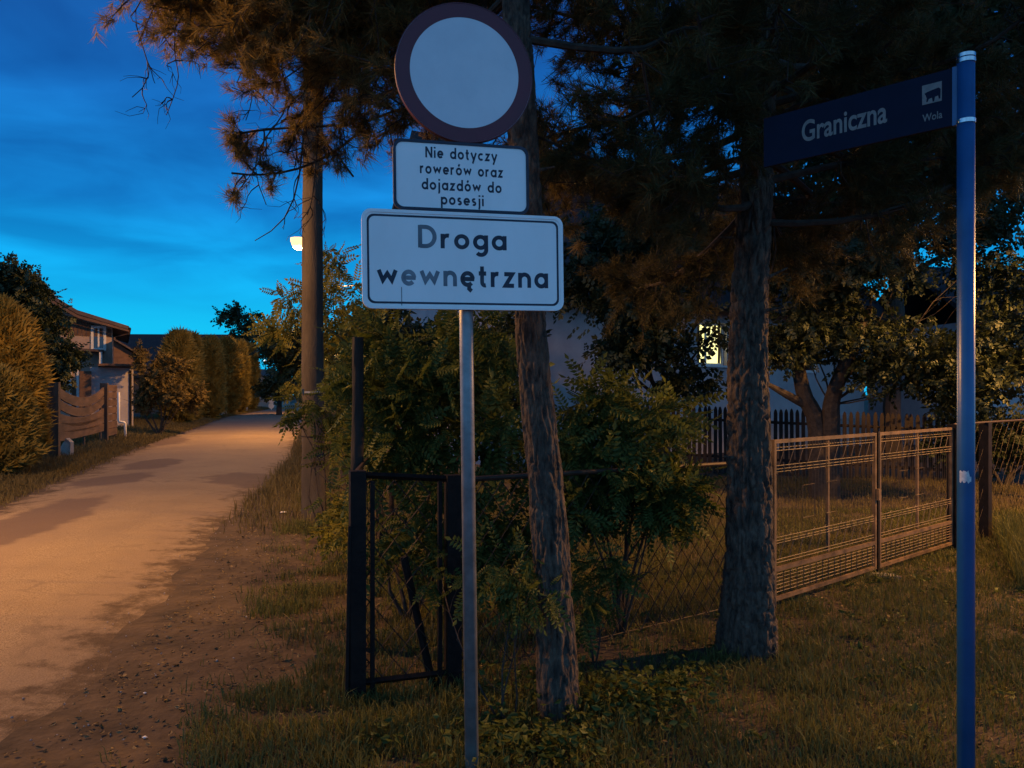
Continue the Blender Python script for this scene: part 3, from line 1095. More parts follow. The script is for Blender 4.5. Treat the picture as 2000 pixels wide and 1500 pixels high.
def pine(name, label, base, tpts, trad, limbs, seed, needle=.085, dens=1.0, bark_amp=.014, dead=(), nmat='needles'):
    rng = np.random.default_rng(seed)
    t = thing(name, label, 'tree', base)
    b = np.array(base)
    part('trunk', bark_trunk(np.array(tpts) - b, trad, 110, 620, bark_amp, seed, (27, 7.5)), 'bark', t, smooth=True)
    for k in range(5):
        z = rng.uniform(.9, 3.0)
        q = trunk_at(tpts, z) - b
        a = rng.uniform(0, 2 * pi)
        rr = float(np.interp(z, [np.asarray(p)[2] for p in tpts], trad)) * .85
        d_ = np.array([cos(a), sin(a), rng.uniform(-.1, .5)])
        part('dead_stub', MB().tube([q + d_ * rr, q + d_ * (rr + .03), q + d_ * (rr + rng.uniform(.06, .16))], [.014, .010, .006], 6), 'bark', t)
    wood = MB()
    P, D = [], []
    for (p0, p1, r0, fol) in limbs:
        path = limb_path(p0, p1, rng, .12)
        L = np.linalg.norm(np.asarray(p1) - np.asarray(p0))
        wood.tube(path - b, np.linspace(r0, .007, len(path)), 6, False)
        ns = int(L * 15 * fol) + 3
        for k in range(ns):
            s = rng.uniform(.22, 1.0) ** .8
            i = min(int(s * (len(path) - 1)), len(path) - 2)
            u = s * (len(path) - 1) - i
            q0 = path[i] * (1 - u) + path[i + 1] * u
            tang = unit(path[i + 1] - path[i])
            side = rng.normal(size=3)
            side -= tang * (side @ tang)
            side = unit(side)
            dirn = unit(tang * rng.uniform(.3, .9) + side + np.array([0, 0, -.35]))
            l2 = rng.uniform(.25, .75) * (1.15 - .5 * s) * min(1.1, L * .45)
            tw = limb_path(q0, q0 + dirn * l2, rng, .15, 5, .1)
            wood.tube(tw - b, np.linspace(.006, .0025, 5), 4, False)
            m = int(rng.integers(5, 10) * dens * (1 + l2))
            for _ in range(m):
                v = rng.uniform(.25, 1.05)
                j = min(int(v * 4), 3)
                w = min(v * 4 - j, 1.2)
                q = tw[j] * (1 - w) + tw[j + 1] * w + rng.normal(size=3) * .022
                P.append(q)
                D.append(unit(tw[j + 1] - tw[j]) + rng.normal(size=3) * .55 + np.array([0, 0, .15]))
    for (p0, p1, r0, fan) in dead:                    # bare hanging twigs
        path = limb_path(p0, p1, rng, -.1, 9, .09)
        L = np.linalg.norm(np.asarray(p1) - np.asarray(p0))
        wood.tube(path - b, np.linspace(r0, .003, len(path)), 5, False)
        for k in range(fan):
            i = int(rng.integers(2, len(path) - 1))
            dirn = unit(unit(path[i] - path[i - 1]) * .8 + rng.normal(size=3) * .6 + np.array([0, 0, -.3]))
            tw = limb_path(path[i], path[i] + dirn * rng.uniform(.15, .5) * L * .6, rng, -.1, 6, .12)
            wood.tube(tw - b, np.linspace(.0045, .0016, 6), 4, False)
            for kk in range(3):
                j = int(rng.integers(1, 5))
                d2 = unit(unit(tw[j + 1] - tw[j]) + rng.normal(size=3) * .7)
                t2 = limb_path(tw[j], tw[j] + d2 * rng.uniform(.06, .2), rng, 0, 4, .1)
                wood.tube(t2 - b, np.linspace(.0028, .0012, 4), 3, False)
    part('limbs', wood, 'twig', t)
    P, D = np.array(P), np.array(D)
    v, f = scatter(*NT, P - b, frames(D, rng), needle * 1.12 * rng.uniform(.7, 1.25, len(P)))
    part('crown', (v, f), nmat, t)
    return t


rg = np.random.default_rng(5)
b1 = at(1088, 1395, gd(1395))
b1[2] = 0
T1 = [(b1[0] + .01, 3.95, -.15), at(1082, 1180, 3.95), at(1066, 950, 3.95), at(1040, 680, 3.97), at(1028, 400, 4.0), at(1012, 100, 4.05), (-.05, 4.15, 5.2), (-.12, 4.3, 8.5)]
Tr1 = [.125, .097, .093, .086, .078, .074, .062, .03]
lm = []


# limbs reaching left over the road edge
for (z, ex, ey, ez, fo) in ((4.0, -2.15, 5.2, 4.05, 1.7), (3.9, -1.9, 5.6, 3.9, 1.7), (3.8, -1.3, 5.3, 3.7, 1.6), (4.2, -2.2, 5.0, 4.25, 1.7), (4.0, -1.6, 4.7, 4.0, 1.6), (3.9, -2.1, 6.0, 4.1, 1.7), (4.4, -2.6, 5.4, 4.35, 1.8), (4.3, -2.5, 5.2, 4.1, 1.7), (4.5, -2.65, 5.8, 4.6, 1.8), (4.6, -2.45, 5.0, 4.5, 1.7), (4.5, -2.2, 5.6, 4.3, 1.7), (4.3, -2.65, 6.0, 4.45, 1.7), (3.7, -.7, 5.6, 3.8, 1.6), (4.1, -.4, 5.0, 4.1, 1.4), (3.75, -1.2, 4.9, 3.9, 1.0), (3.95, -2.1, 5.0, 4.25, 1.4), (4.1, -2.3, 5.3, 4.45, 1.5), (4.2, -1.7, 5.6, 4.35, 1.4),
                            (4.3, -2.4, 5.9, 4.75, 1.5), (4.45, -1.9, 4.9, 4.75, 1.4), (4.6, -2.4, 5.5, 5.0, 1.3), (4.5, -1.1, 5.4, 4.4, 1.5),
                            (4.8, -2.2, 6.3, 5.3, 1.3), (4.15, -.9, 6.0, 4.3, 1.4), (5.0, -1.4, 4.6, 5.2, 1.0), (5.4, -2.2, 5.2, 5.8, .9),
                            (3.7, -.8, 5.2, 3.75, 1.0), (5.2, -.6, 3.0, 5.5, .7)):
    lm.append((trunk_at(T1, z + .25), (ex, ey, ez + .34), .026, fo * .9))
# small low branchlets in front of the concrete pole
for (a, b_) in (((705, 240, 5.4), (455, 262, 5.2)), ((700, 260, 5.4), (452, 338, 5.2)), ((600, 215, 5.4), (690, 345, 5.3)), ((610, 190, 5.4), (560, 300, 5.3))):
    lm.append((at(*a), at(*b_), .009, .42))
for (z, e) in ((3.75, (700, 244, 5.4)), (3.8, (600, 200, 5.4))):
    pm_ = at(*e)
    lm.append((trunk_at(T1, z), pm_, .014, .35))
# limbs to the right and back
for k in range(15):
    z = 3.3 + k * .22
    a = rg.uniform(-.5, 1.9)
    L = rg.uniform(1.2, 2.3)
    s = trunk_at(T1, z)
    lm.append((s, s + np.array([cos(a) * L, sin(a) * L, rg.uniform(-.05, .5)]), .022, 1.15))
for k in range(8):
    z = 5 + k * .4
    a = rg.uniform(0, 6.28)
    s = trunk_at(T1, z)
    lm.append((s, s + np.array([cos(a) * 1.4, sin(a) * 1.4, .5]), .016, .7))
dead = [(at(600, 190, 5.4), at(498, 470, 5.2), .009, 9), (at(590, 180, 5.4), at(575, 330, 5.3), .008, 9), (at(560, 185, 5.3), at(520, 400, 5.2), .006, 8),
        (at(300, -20, 5.2), at(258, 190, 5.2), .005, 5), (at(345, 30, 5.2), at(325, 225, 5.2), .004, 4), (at(715, 170, 5.2), at(740, 290, 5.2), .006, 7),
        (at(680, 190, 5.3), at(660, 330, 5.3), .006, 7), (at(430, 70, 5.3), at(480, 235, 5.2), .005, 4), (at(640, 190, 5.4), at(600, 420, 5.3), .006, 7)]
pine('pine_tree', 'slim leaning pine trunk just behind the road sign, needle boughs reaching over the road edge', b1, T1, Tr1, lm, 31, dens=1.25, dead=dead, bark_amp=.010)

b2 = at(1460, 1278, gd(1278))
b2[2] = 0
d2 = b2[1]
T2 = [(b2[0], d2, -.15), at(1458, 1240, d2), at(1462, 1080, d2), at(1462, 800, d2), at(1464, 600, d2 + .02), at(1480, 300, d2 + .05), at(1484, 60, d2 + .1), (1.68, d2 + .2, 6.2), (1.65, d2 + .3, 9)]
Tr2 = [.20, .178, .150, .133, .118, .105, .098, .08, .03]
lm = []
for k in range(34):
    z = 2.75 + k * .13
    a = rg.uniform(0, 6.28)
    L = rg.uniform(1.2, 2.5)
    s = trunk_at(T2, z)
    lm.append((s, s + np.array([cos(a) * L, sin(a) * L * .9 + .3, rg.uniform(-.15, .55)]), .026, 1.25))
for (z, ex, ey, ez) in ((3.0, 3.1, 4.9, 3.2), (3.3, 3.6, 5.6, 3.5), (3.5, 3.0, 4.2, 3.9), (3.1, .6, 5.4, 3.0), (3.4, .4, 5.9, 3.3), (2.9, 1.0, 6.8, 2.75), (3.0, 2.6, 6.6, 3.0),
                        (3.7, 3.8, 5.0, 4.0), (3.9, 3.2, 6.2, 4.3), (3.6, .2, 6.2, 3.7), (3.2, 2.2, 7.2, 3.3)):
    lm.append((trunk_at(T2, z), (ex, ey, ez), .028, 1.5))
pine('pine_tree', 'thick straight pine trunk at the left end of the wire gate', b2, T2, Tr2, lm, 32, dens=1.35, bark_amp=.018, nmat='needles_shaded')

# ------------------------------------------------------------------ broadleaf trees and shrubs
def branchy(mb, base, tips, r0, rng, fork=.45, n=7):
    base = np.asarray(base, float)
    for tp in tips:
        path = limb_path(base, tp, rng, -.12, n, .06)
        mb.tube(path, np.linspace(r0, r0 * .18, n), 6, False)
        for _ in range(4):
            i = int(rng.integers(2, n - 1))
            d = unit(unit(path[i] - path[i - 1]) + rng.normal(size=3) * .6)
            tw = limb_path(path[i], path[i] + d * np.linalg.norm(np.asarray(tp) - base) * rng.uniform(.15, .3), rng, 0, 5, .08)
            mb.tube(tw, np.linspace(r0 * .3, r0 * .08, 5), 4, False)
    return mb


def leafy(name, label, cat, base, clumps, kind, m, size, seed, stems=None, r0=.03, stem_name='stem', group=None, sub=8, droop=.35):
    rng = np.random.default_rng(seed)
    base = np.asarray(base, float)
    t = thing(name, label, cat, base, 0, group)
    rel = [(np.asarray(c, float) - base, r, n) for c, r, n in clumps]
    mb = MB()
    tips = [c + np.array([0, 0, .0]) for c, r, n in rel]
    if stem_name == 'trunk':
        zt = .5 * float(np.mean([c[2] for c in tips]))
        fork = np.array([float(np.mean([c[0] for c in tips])) * .15, 0, zt])
        mb.tube(limb_path((0, 0, -.1), fork, rng, 0, 7, .02), np.linspace(r0 * 1.15, r0 * .75, 7), 10, False)
        branchy(mb, fork, tips, r0 * .42, rng)
    else:
        branchy(mb, (0, 0, -.05), tips, r0, rng)
    if stems:
        for path, rads in stems:
            mb.tube(catmull(np.asarray(path) - base, 14), np.interp(np.linspace(0, 1, 14), np.linspace(0, 1, len(rads)), rads), 9, False)
    part(stem_name, mb, 'twig', t)
    part('crown', clump_leaves(kind, rel, rng, size, droop, sub), m, t)
    return t


def E(px, py, d, rx, ry, rz, n):
    return (at(px, py, d), (rx, ry, rz), n)


def G(px, d):
    p = at(px, 770, d)
    p[2] = 0
    return p


# pinnate-leaved tree behind the concrete pole, lit by the lamp
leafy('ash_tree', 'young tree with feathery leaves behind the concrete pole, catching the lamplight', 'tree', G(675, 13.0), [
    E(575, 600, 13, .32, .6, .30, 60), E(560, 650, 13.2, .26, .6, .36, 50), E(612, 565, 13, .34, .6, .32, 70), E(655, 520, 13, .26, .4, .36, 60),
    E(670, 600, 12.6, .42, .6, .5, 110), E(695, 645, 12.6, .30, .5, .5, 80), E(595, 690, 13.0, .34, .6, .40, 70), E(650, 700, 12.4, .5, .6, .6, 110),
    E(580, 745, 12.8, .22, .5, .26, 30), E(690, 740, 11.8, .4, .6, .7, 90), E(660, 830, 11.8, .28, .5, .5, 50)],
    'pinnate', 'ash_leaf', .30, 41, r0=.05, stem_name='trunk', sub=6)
# leaves hanging across the concrete pole
leafy('ash_sapling', 'sapling with dark drooping feathery leaves crossing the front of the concrete pole', 'sapling', G(655, 8.6), [
    E(600, 790, 8.6, .22, .2, .14, 22), E(578, 812, 8.6, .10, .1, .10, 7), E(628, 800, 8.6, .2, .2, .16, 22), E(660, 760, 8.6, .25, .3, .3, 46), E(665, 870, 8.6, .16, .3, .3, 26),
    E(650, 960, 8.5, .15, .2, .25, 14)], 'pinnate', 'pinnate', .26, 42, r0=.012)
# main thicket behind the corner of the fence
leafy('thicket_shrub', 'dense dark feathery-leaved shrub behind the black corner fence panel', 'shrub', G(800, 5.6), [
    E(760, 690, 6.0, .35, .4, .28, 130), E(850, 700, 5.9, .38, .4, .28, 150), E(760, 780, 5.7, .36, .4, .3, 150), E(860, 800, 5.6, .36, .4, .32, 170), E(960, 720, 5.8, .26, .4, .28, 90),
    E(975, 840, 5.5, .20, .4, .35, 100), E(800, 870, 5.4, .35, .35, .25, 130), E(720, 860, 5.8, .16, .3, .35, 60), E(740, 660, 6.4, .2, .3, .2, 50), E(900, 1010, 5.2, .35, .3, .28, 120),
    E(800, 1060, 5.2, .3, .3, .28, 80), E(980, 1040, 5.1, .25, .3, .35, 90), E(930, 640, 6.6, .3, .4, .2, 60)], 'pinnate', 'pinnate', .24, 43, r0=.016)
leafy('thicket_shrub', 'rounded feathery-leaved shrub between the two pine trunks, growing through the wire fence', 'shrub', G(1215, 5.3), [
    E(1140, 790, 5.4, .28, .3, .22, 110), E(1220, 830, 5.3, .36, .3, .30, 190), E(1300, 930, 5.2, .28, .3, .28, 170), E(1180, 950, 5.2, .3, .3, .35, 180), E(1270, 990, 5.1, .30, .3, .18, 130),
    E(1130, 1010, 5.0, .16, .3, .3, 90), E(1340, 960, 5.3, .15, .2, .2, 60), E(1130, 880, 5.3, .22, .3, .3, 110), E(1330, 820, 5.6, .15, .3, .15, 30)], 'pinnate', 'pinnate', .21, 44, r0=.014)
leafy('sapling', 'small yellow-green sapling beside the slim pine trunk, in front of the wire mesh', 'sapling', G(1160, 4.75), [
    E(1175, 1090, 4.7, .16, .15, .12, 44), E(1155, 1150, 4.7, .14, .12, .12, 30), E(1205, 1120, 4.7, .10, .1, .1, 18), E(1130, 1200, 4.6, .1, .1, .14, 20)],
    'pinnate', 'pinnate', .15, 45, r0=.007)
leafy('sapling', 'drooping green sapling across the foot of the slim pine, beside the sign post', 'sapling', G(990, 3.85), [
    E(1040, 1165, 3.75, .16, .1, .08, 26), E(960, 1130, 3.85, .18, .12, .13, 46), E(1000, 1100, 3.85, .15, .12, .12, 36), E(860, 1110, 4.3, .18, .1, .16, 40)],
    'pinnate', 'pinnate', .15, 46, r0=.006)
leafy('weed_clump', 'yellowish leafy weed clump at the foot of the concrete pole by the black post', 'weed', G(665, 7.6), [
    E(670, 995, 7.6, .18, .2, .16, 70), E(645, 1035, 7.4, .12, .2, .12, 40), E(680, 1040, 7.0, .14, .2, .16, 50)], 'sprig', 'ash_leaf', .13, 47, r0=.005)
# distant hedge line behind the thicket
leafy('garden_hedge', 'dark overgrown hedge at the back of the garden, seen over the thicket', 'hedge', G(860, 15), [
    E(780, 690, 15, 1.0, .8, .7, 500), E(860, 680, 15.5, 1.0, .8, .7, 500), E(960, 670, 15, .8, .8, .8, 400), E(900, 760, 14.5, 1.4, .8, .8, 500), E(735, 640, 16, .6, .6, .8, 250),
    E(770, 800, 14, .9, .7, .8, 300)], 'sprig', 'leaf_dark', .30, 48, r0=.05)
leafy('garden_hedge', 'low dark hedge added past the blue post to keep the fence end dark', 'hedge', G(1960, 13.8), [
    E(1895, 850, 14.2, .7, .5, .55, 500), E(1960, 850, 14, .8, .5, .6, 600), E(2040, 850, 13.8, .8, .5, .6, 500), E(2110, 840, 13.6, .7, .5, .6, 400)], 'sprig', 'leaf_dark', .2, 52, r0=.03)  # added hedge, darkens the stretch where lamplight caught the pickets
# apple tree in the garden on the right
bA = G(1600, 12.2)
leafy('apple_tree', 'low spreading fruit tree with two dark trunks in front of the picket fence', 'tree', bA, [
    E(1560, 660, 12.2, 1.0, 1.0, .45, 700), E(1680, 640, 12, 1.1, 1.2, .7, 1000), E(1780, 700, 11.6, .9, 1.0, .6, 900), E(1890, 730, 11.3, .9, 1.0, .55, 850), E(1980, 690, 11, .8, 1.0, .8, 800),
    E(1700, 520, 12, 1.2, 1.2, .8, 900), E(1560, 540, 12.4, 1.1, 1.2, .8, 800), E(1960, 480, 11.4, 1.0, 1.0, .9, 700), E(1810, 440, 12, 1.1, 1.1, .6, 600), E(2060, 600, 11, .8, 1.0, 1.0, 700)],
    'sprig', 'leaf_dark', .17, 49, r0=.035, stem_name='trunk',
    stems=[([bA + (0, 0, -.1), at(1595, 830, 12.2), at(1570, 770, 12.2), at(1555, 690, 12.3), at(1540, 600, 12.4)], [.16, .14, .12, .09, .05]),
           ([bA + (.18, 0, -.1), at(1622, 830, 12.1), at(1628, 770, 12.1), at(1660, 690, 12), at(1700, 600, 12)], [.15, .14, .12, .10, .05]),
           ([at(1572, 790, 12.2), at(1535, 770, 12.1), at(1490, 745, 12)], [.07, .06, .03])])
# large dark trees behind, closing the sky on the right
leafy('garden_tree', 'tall dark broadleaf tree between the house and the thick pine', 'tree', G(1300, 15), [
    E(1240, 480, 14.5, 1.5, 1.2, 1.2, 900), E(1380, 480, 14, 1.4, 1.2, .95, 900), E(1240, 600, 14, .9, 1.0, .6, 450), E(1140, 520, 15, 1.0, 1.0, .9, 500), E(1340, 700, 13.4, .25, .4, .4, 60), E(1290, 640, 13.6, .5, .6, .45, 260), E(1345, 745, 13.8, .5, .5, .22, 150), E(1210, 690, 14.2, .5, .6, .35, 160), E(1400, 640, 13.4, .3, .4, .3, 40),
    E(1240, 690, 14, .9, .9, .5, 350)], 'sprig', 'leaf_dark', .24, 50, r0=.10, stem_name='trunk', sub=12)
leafy('garden_tree', 'very tall dark crown rising behind the fruit tree on the right', 'tree', G(1750, 19), [
    E(1560, 60, 19, 2.6, 2, 2.2, 900), E(1750, 60, 19, 2.6, 2, 2.2, 900), E(1950, 80, 19, 2.6, 2, 2.2, 900), E(1600, 260, 19, 2.4, 2, 1.8, 900), E(1780, 280, 19, 2.4, 2, 1.8, 900),
    E(1960, 300, 19, 2.4, 2, 1.8, 900), E(1660, 430, 19, 2.2, 2, 1.5, 700), E(2080, 200, 19, 2.4, 2, 3, 700), E(1420, 120, 19, 2.4, 2, 2.0, 800)], 'sprig', 'leaf_dark', .42, 51, r0=.2, stem_name='trunk', sub=14)

# ------------------------------------------------------------------ plastered house behind the garden
def wall_frame(p0, direction, depth_dir):
    p0, u, w = np.array(p0, float), unit(direction), unit(depth_dir)
    return lambda t, k, z: p0 + u * t + w * k + np.array([0, 0, z])


hs = thing('house', 'pale plastered house with steep dark roof and one lit window behind the garden', 'house', (-.7, 18, 0), math.atan2(.5, .86))
Lh, Dh = 14.0, 6.0
zw = 4.7
wallpoly = [(0, 0), (0, zw), (Dh / 2, 8.3), (Dh, zw), (Dh, 0)]
W0, W1, WZ0, WZ1 = 6.74, 7.87, 2.46, 3.66
wm = MB()
wm.box((W0 / 2, .15, zw / 2), (W0, .30, zw))
wm.box(((W1 + Lh) / 2, .15, zw / 2), (Lh - W1, .30, zw))
wm.box(((W0 + W1) / 2, .15, WZ0 / 2), (W1 - W0, .30, WZ0))
wm.box(((W0 + W1) / 2, .15, (WZ1 + zw) / 2), (W1 - W0, .30, zw - WZ1))
part('wall', wm, 'plaster', hs)
for x in (.0, Lh - .3):
    part('gable_wall', MB().prism([(0.302, 0), (0.302, zw), (Dh / 2, 8.2), (Dh - .3, zw), (Dh - .3, 0)], 'x', x + .002, x + .298), 'plaster', hs)
part('rear_wall', MB().box((Lh / 2, Dh - .15, zw / 2), (Lh, .28, zw)), 'plaster', hs)
part('plinth', MB().box((Lh / 2, -.02, .44), (Lh + .04, .06, .88)), 'plinth', hs)
rf = part('roof', MB().prism([(-.6, zw - .62), (Dh / 2, 8.6), (Dh + .6, zw - .62), (Dh + .6, zw - .78), (Dh / 2, 8.40), (-.6, zw - .78)], 'x', -.5, Lh + .5), 'roof_dark', hs)
part('gutter', MB().tube([(-.5, -.66, zw - .76), (Lh + .5, -.66, zw - .76)], .06, 8), 'black_steel', rf)
wnd = part('window', MB().box(((W0 + W1) / 2, .20, (WZ0 + WZ1) / 2), (W1 - W0 - .004, .01, WZ1 - WZ0 - .004)), 'window_glow', hs)
fr = MB()
cx, cz = (W0 + W1) / 2, (WZ0 + WZ1) / 2
part('frame', frame_ring(MB(), rrect(W1 - W0 - .01, WZ1 - WZ0 - .01, .01, 2, cx, cz), rrect(W1 - W0 - .13, WZ1 - WZ0 - .13, .01, 2, cx, cz), .13, .19), 'white_trim', wnd)
part('mullion', MB().box((cx - .12, .16, cz), (.07, .05, WZ1 - WZ0 - .13)), 'white_trim', wnd)
for sx_, w__ in ((W0 + .17, .16), (W1 - .13, .10)):
    part('curtain', MB().tube([(sx_, .185, WZ0 + .07), (sx_ + .02, .185, cz), (sx_, .185, WZ1 - .07)], w__ / 2, 4), 'old_board', wnd)
part('sill', MB().box((cx, -.03, WZ0 - .03), (W1 - W0 + .2, .2, .05)), 'white_trim', wnd)
vt = part('cellar_window', MB().box((2.52, .0, 1.08), (.46, .03, .38)), 'glass', hs)
part('frame', frame_ring(MB(), rrect(.54, .46, .01, 2, 2.52, 1.08), rrect(.45, .37, .01, 2, 2.52, 1.08), -.03, .0), 'plinth', vt)
w2 = part('window', MB().box((11, -.01, 2.95), (1.1, .03, 1.2)), 'glass', hs)
part('frame', frame_ring(MB(), rrect(1.2, 1.3, .01, 2, 11, 2.95), rrect(1.04, 1.14, .01, 2, 11, 2.95), -.05, -.02), 'white_trim', w2)

h2 = thing('house', 'pale house wall at the right, half hidden by the fruit tree', 'house', (13.5, 22.5, 0), R(10))
part('wall', MB().box((3.5, 2.5, 1.9), (7, 5, 3.8)), 'plaster', h2)
part('roof', MB().prism([(-.4, 3.7), (2.5, 5.6), (5.4, 3.7), (5.4, 3.85), (2.5, 5.78), (-.4, 3.85)], 'x', -.4, 7.4), 'roof_dark', h2)
w2 = part('window', MB().box((4.4, -.01, 2.1), (1.1, .03, 1.2)), 'glass', h2)
part('frame', frame_ring(MB(), rrect(1.2, 1.3, .01, 2, 4.4, 2.1), rrect(1.04, 1.14, .01, 2, 4.4, 2.1), -.05, -.02), 'white_trim', w2)

# ------------------------------------------------------------------ picket fence in the garden
pf0, pf1 = np.array([2.9, 16.7, 0]), np.array([8.6, 14.43, -.14])
pv = pf1 - pf0
Lp = math.hypot(pv[0], pv[1])
pk = thing('picket_fence', 'dark wooden picket fence with pointed tops in front of the pale house', 'fence', (*pf0[:2], 0), math.atan2(pv[1], pv[0]))
npk = int(Lp / .108)
pm = None
rgp = random.Random(4)
for i in range(npk):
    x = .05 + i * .108
    if pm is None:
        o = part('picket', MB().prism([(-.036, 0), (.036, 0), (.036, 1.36), (.022, 1.42), (0, 1.45), (-.022, 1.42), (-.036, 1.36)], 'y', -.012, .012), 'picket', pk)
        pm = o.data
    else:
        o = part('picket', pm, None, pk)
    o.location = (x, 0, -.2 * x / Lp + rgp.uniform(-.012, .012))
    o.rotation_euler = (0, R(rgp.uniform(-.8, .8)), 0)
for z in (.40, 1.16):
    M = MB().tube([(0, .03, z), (Lp, .03, z - .2)], .028, 4)
    part('rail', M, 'picket', pk)
for x in np.arange(0.3, Lp, 2.1):
    part('post', MB().box((x, .085, .62 - .2 * x / Lp), (.09, .09, 1.3)), 'picket', pk)

# ------------------------------------------------------------------ wire fence, corner panel, gate
FP = np.array([-.33, 4.32, 0])          # second corner post
GA = np.array([2.0, 5.93, 0])           # gate hinge (left)
GB = np.array([4.66, 8.19, 0])          # gate right end
FE = np.array([1.78, 5.80, 0])          # fence end post behind the thick pine


def diamond_wires(root, L, zb, zt, cw, ch, r, m='wire_dark', ztop_fn=None):
    """chain-link: each wire one zigzag part, neighbours hooked"""
    n = int(L / cw)
    rows = int((zt - zb) / (ch / 2))
    me = None
    for i in range(n):
        mb = MB()
        pts = []
        for j in range(rows + 1):
            s = 1 if j % 2 else -1
            pts.append((s * cw * .5, s * .003 * (1 if j % 4 < 2 else -1), zb + j * (zt - zb) / rows))
        mb.tube(pts, r, 4, False)
        if me is None:
            o = part('mesh_wire', mb, m, root)
            me = o.data
        else:
            o = part('mesh_wire', me, None, root)
        o.location = (cw * (i + .5), 0, 0)
        if i % 2:
            o.scale = (-1, 1, 1)


u = FE - FP
Lf = np.linalg.norm(u)
cf_ = thing('wire_fence', 'dark chain-link fence with stretched diamonds between the two pine trunks', 'fence', FP, math.atan2(u[1], u[0]))
diamond_wires(cf_, Lf, .08, 1.14, .066, .155, .0040)
part('top_rail', MB().tube([(0, 0, 1.17), (Lf, 0, 1.14)], .016, 8), 'wire_dark', cf_)
part('tension_wire', MB().tube([(0, 0, .09), (Lf, 0, .09)], .003, 5), 'wire_dark', cf_)
part('end_post', MB().tube([(Lf, 0, -.2), (Lf, 0, 1.3)], .035, 10), 'black_steel', cf_)

PA = np.array([-.83, 4.15, 0])
u = FP - PA
Lc = np.linalg.norm(u)
cp = thing('fence_panel', 'narrow black framed corner fence panel of diamond mesh beside the sign post', 'fence', PA, math.atan2(u[1], u[0]))
part('post', MB().box((0, 0, .59), (.082, .082, 1.30)), 'black_steel', cp)
part('post', MB().box((Lc, 0, .57), (.082, .082, 1.26)), 'black_steel', cp)
part('frame_bar', MB().box((.08, .0, .60), (.022, .03, 1.16)), 'black_steel', cp)
part('frame_bar', MB().box((Lc - .075, .0, .60), (.022, .03, 1.14)), 'black_steel', cp)
part('top_rail', MB().tube([(.04, 0, 1.215), (Lc - .04, 0, 1.18)], .018, 4), 'black_steel', cp)
part('bottom_rail', MB().tube([(.04, 0, .10), (Lc - .04, 0, .10)], .018, 4), 'black_steel', cp)
cpm = bpy.data.objects.new('mesh_field', None)
n0 = len(COL.objects)
diamond_wires(cp, Lc - .08, .12, 1.18, .066, .155, .0040)
br = MB().tube([(.26, .05, .75), (.42, .03, .02)], .024, 6)
part('brace', br, 'black_steel', cp)
part('stay', MB().tube([(-.055, -.02, .0), (-.038, -.03, .95)], .016, 6), 'black_steel', cp)

# fence going back along the road, behind the thicket
pb0, pb1 = np.array([-.88, 4.3, 0]), np.array([-1.75, 12.0, 0])
u = pb1 - pb0
Lb = np.linalg.norm(u)
bf = thing('wire_fence', 'dark chain-link fence running along the road edge behind the saplings', 'fence', pb0, math.atan2(u[1], u[0]))
for i in range(1, 4):
    part('post', MB().box((i * 2.5, 0, .6), (.06, .06, 1.3)), 'black_steel', bf)
part('top_rail', MB().tube([(0, 0, 1.2), (Lb, 0, 1.2)], .016, 6), 'wire_dark', bf)
diamond_wires(bf, Lb, .1, 1.18, .13, .25, .0021)

# old rough timber post behind the corner
sp_ = at(697, 900, 5.0)
sn = part('timber_post', bark_trunk([(0, 0, -.1), (.0, 0, .8), (.005, .01, 1.5), (.0, .02, 2.02)], [.052, .047, .043, .040], 20, 60, .006, 77, (18, 2)), 'snag', None, smooth=True)
sn.location = (sp_[0], sp_[1], 0)
tag(sn, 'tall dark rough timber post rising behind the black corner fence panel', 'post')

# gate leaves -------------------------------------------------------
gu = unit(GB - GA)
Lg = np.linalg.norm(GB - GA)
half = Lg / 2 - .03
ang = math.atan2(gu[1], gu[0])


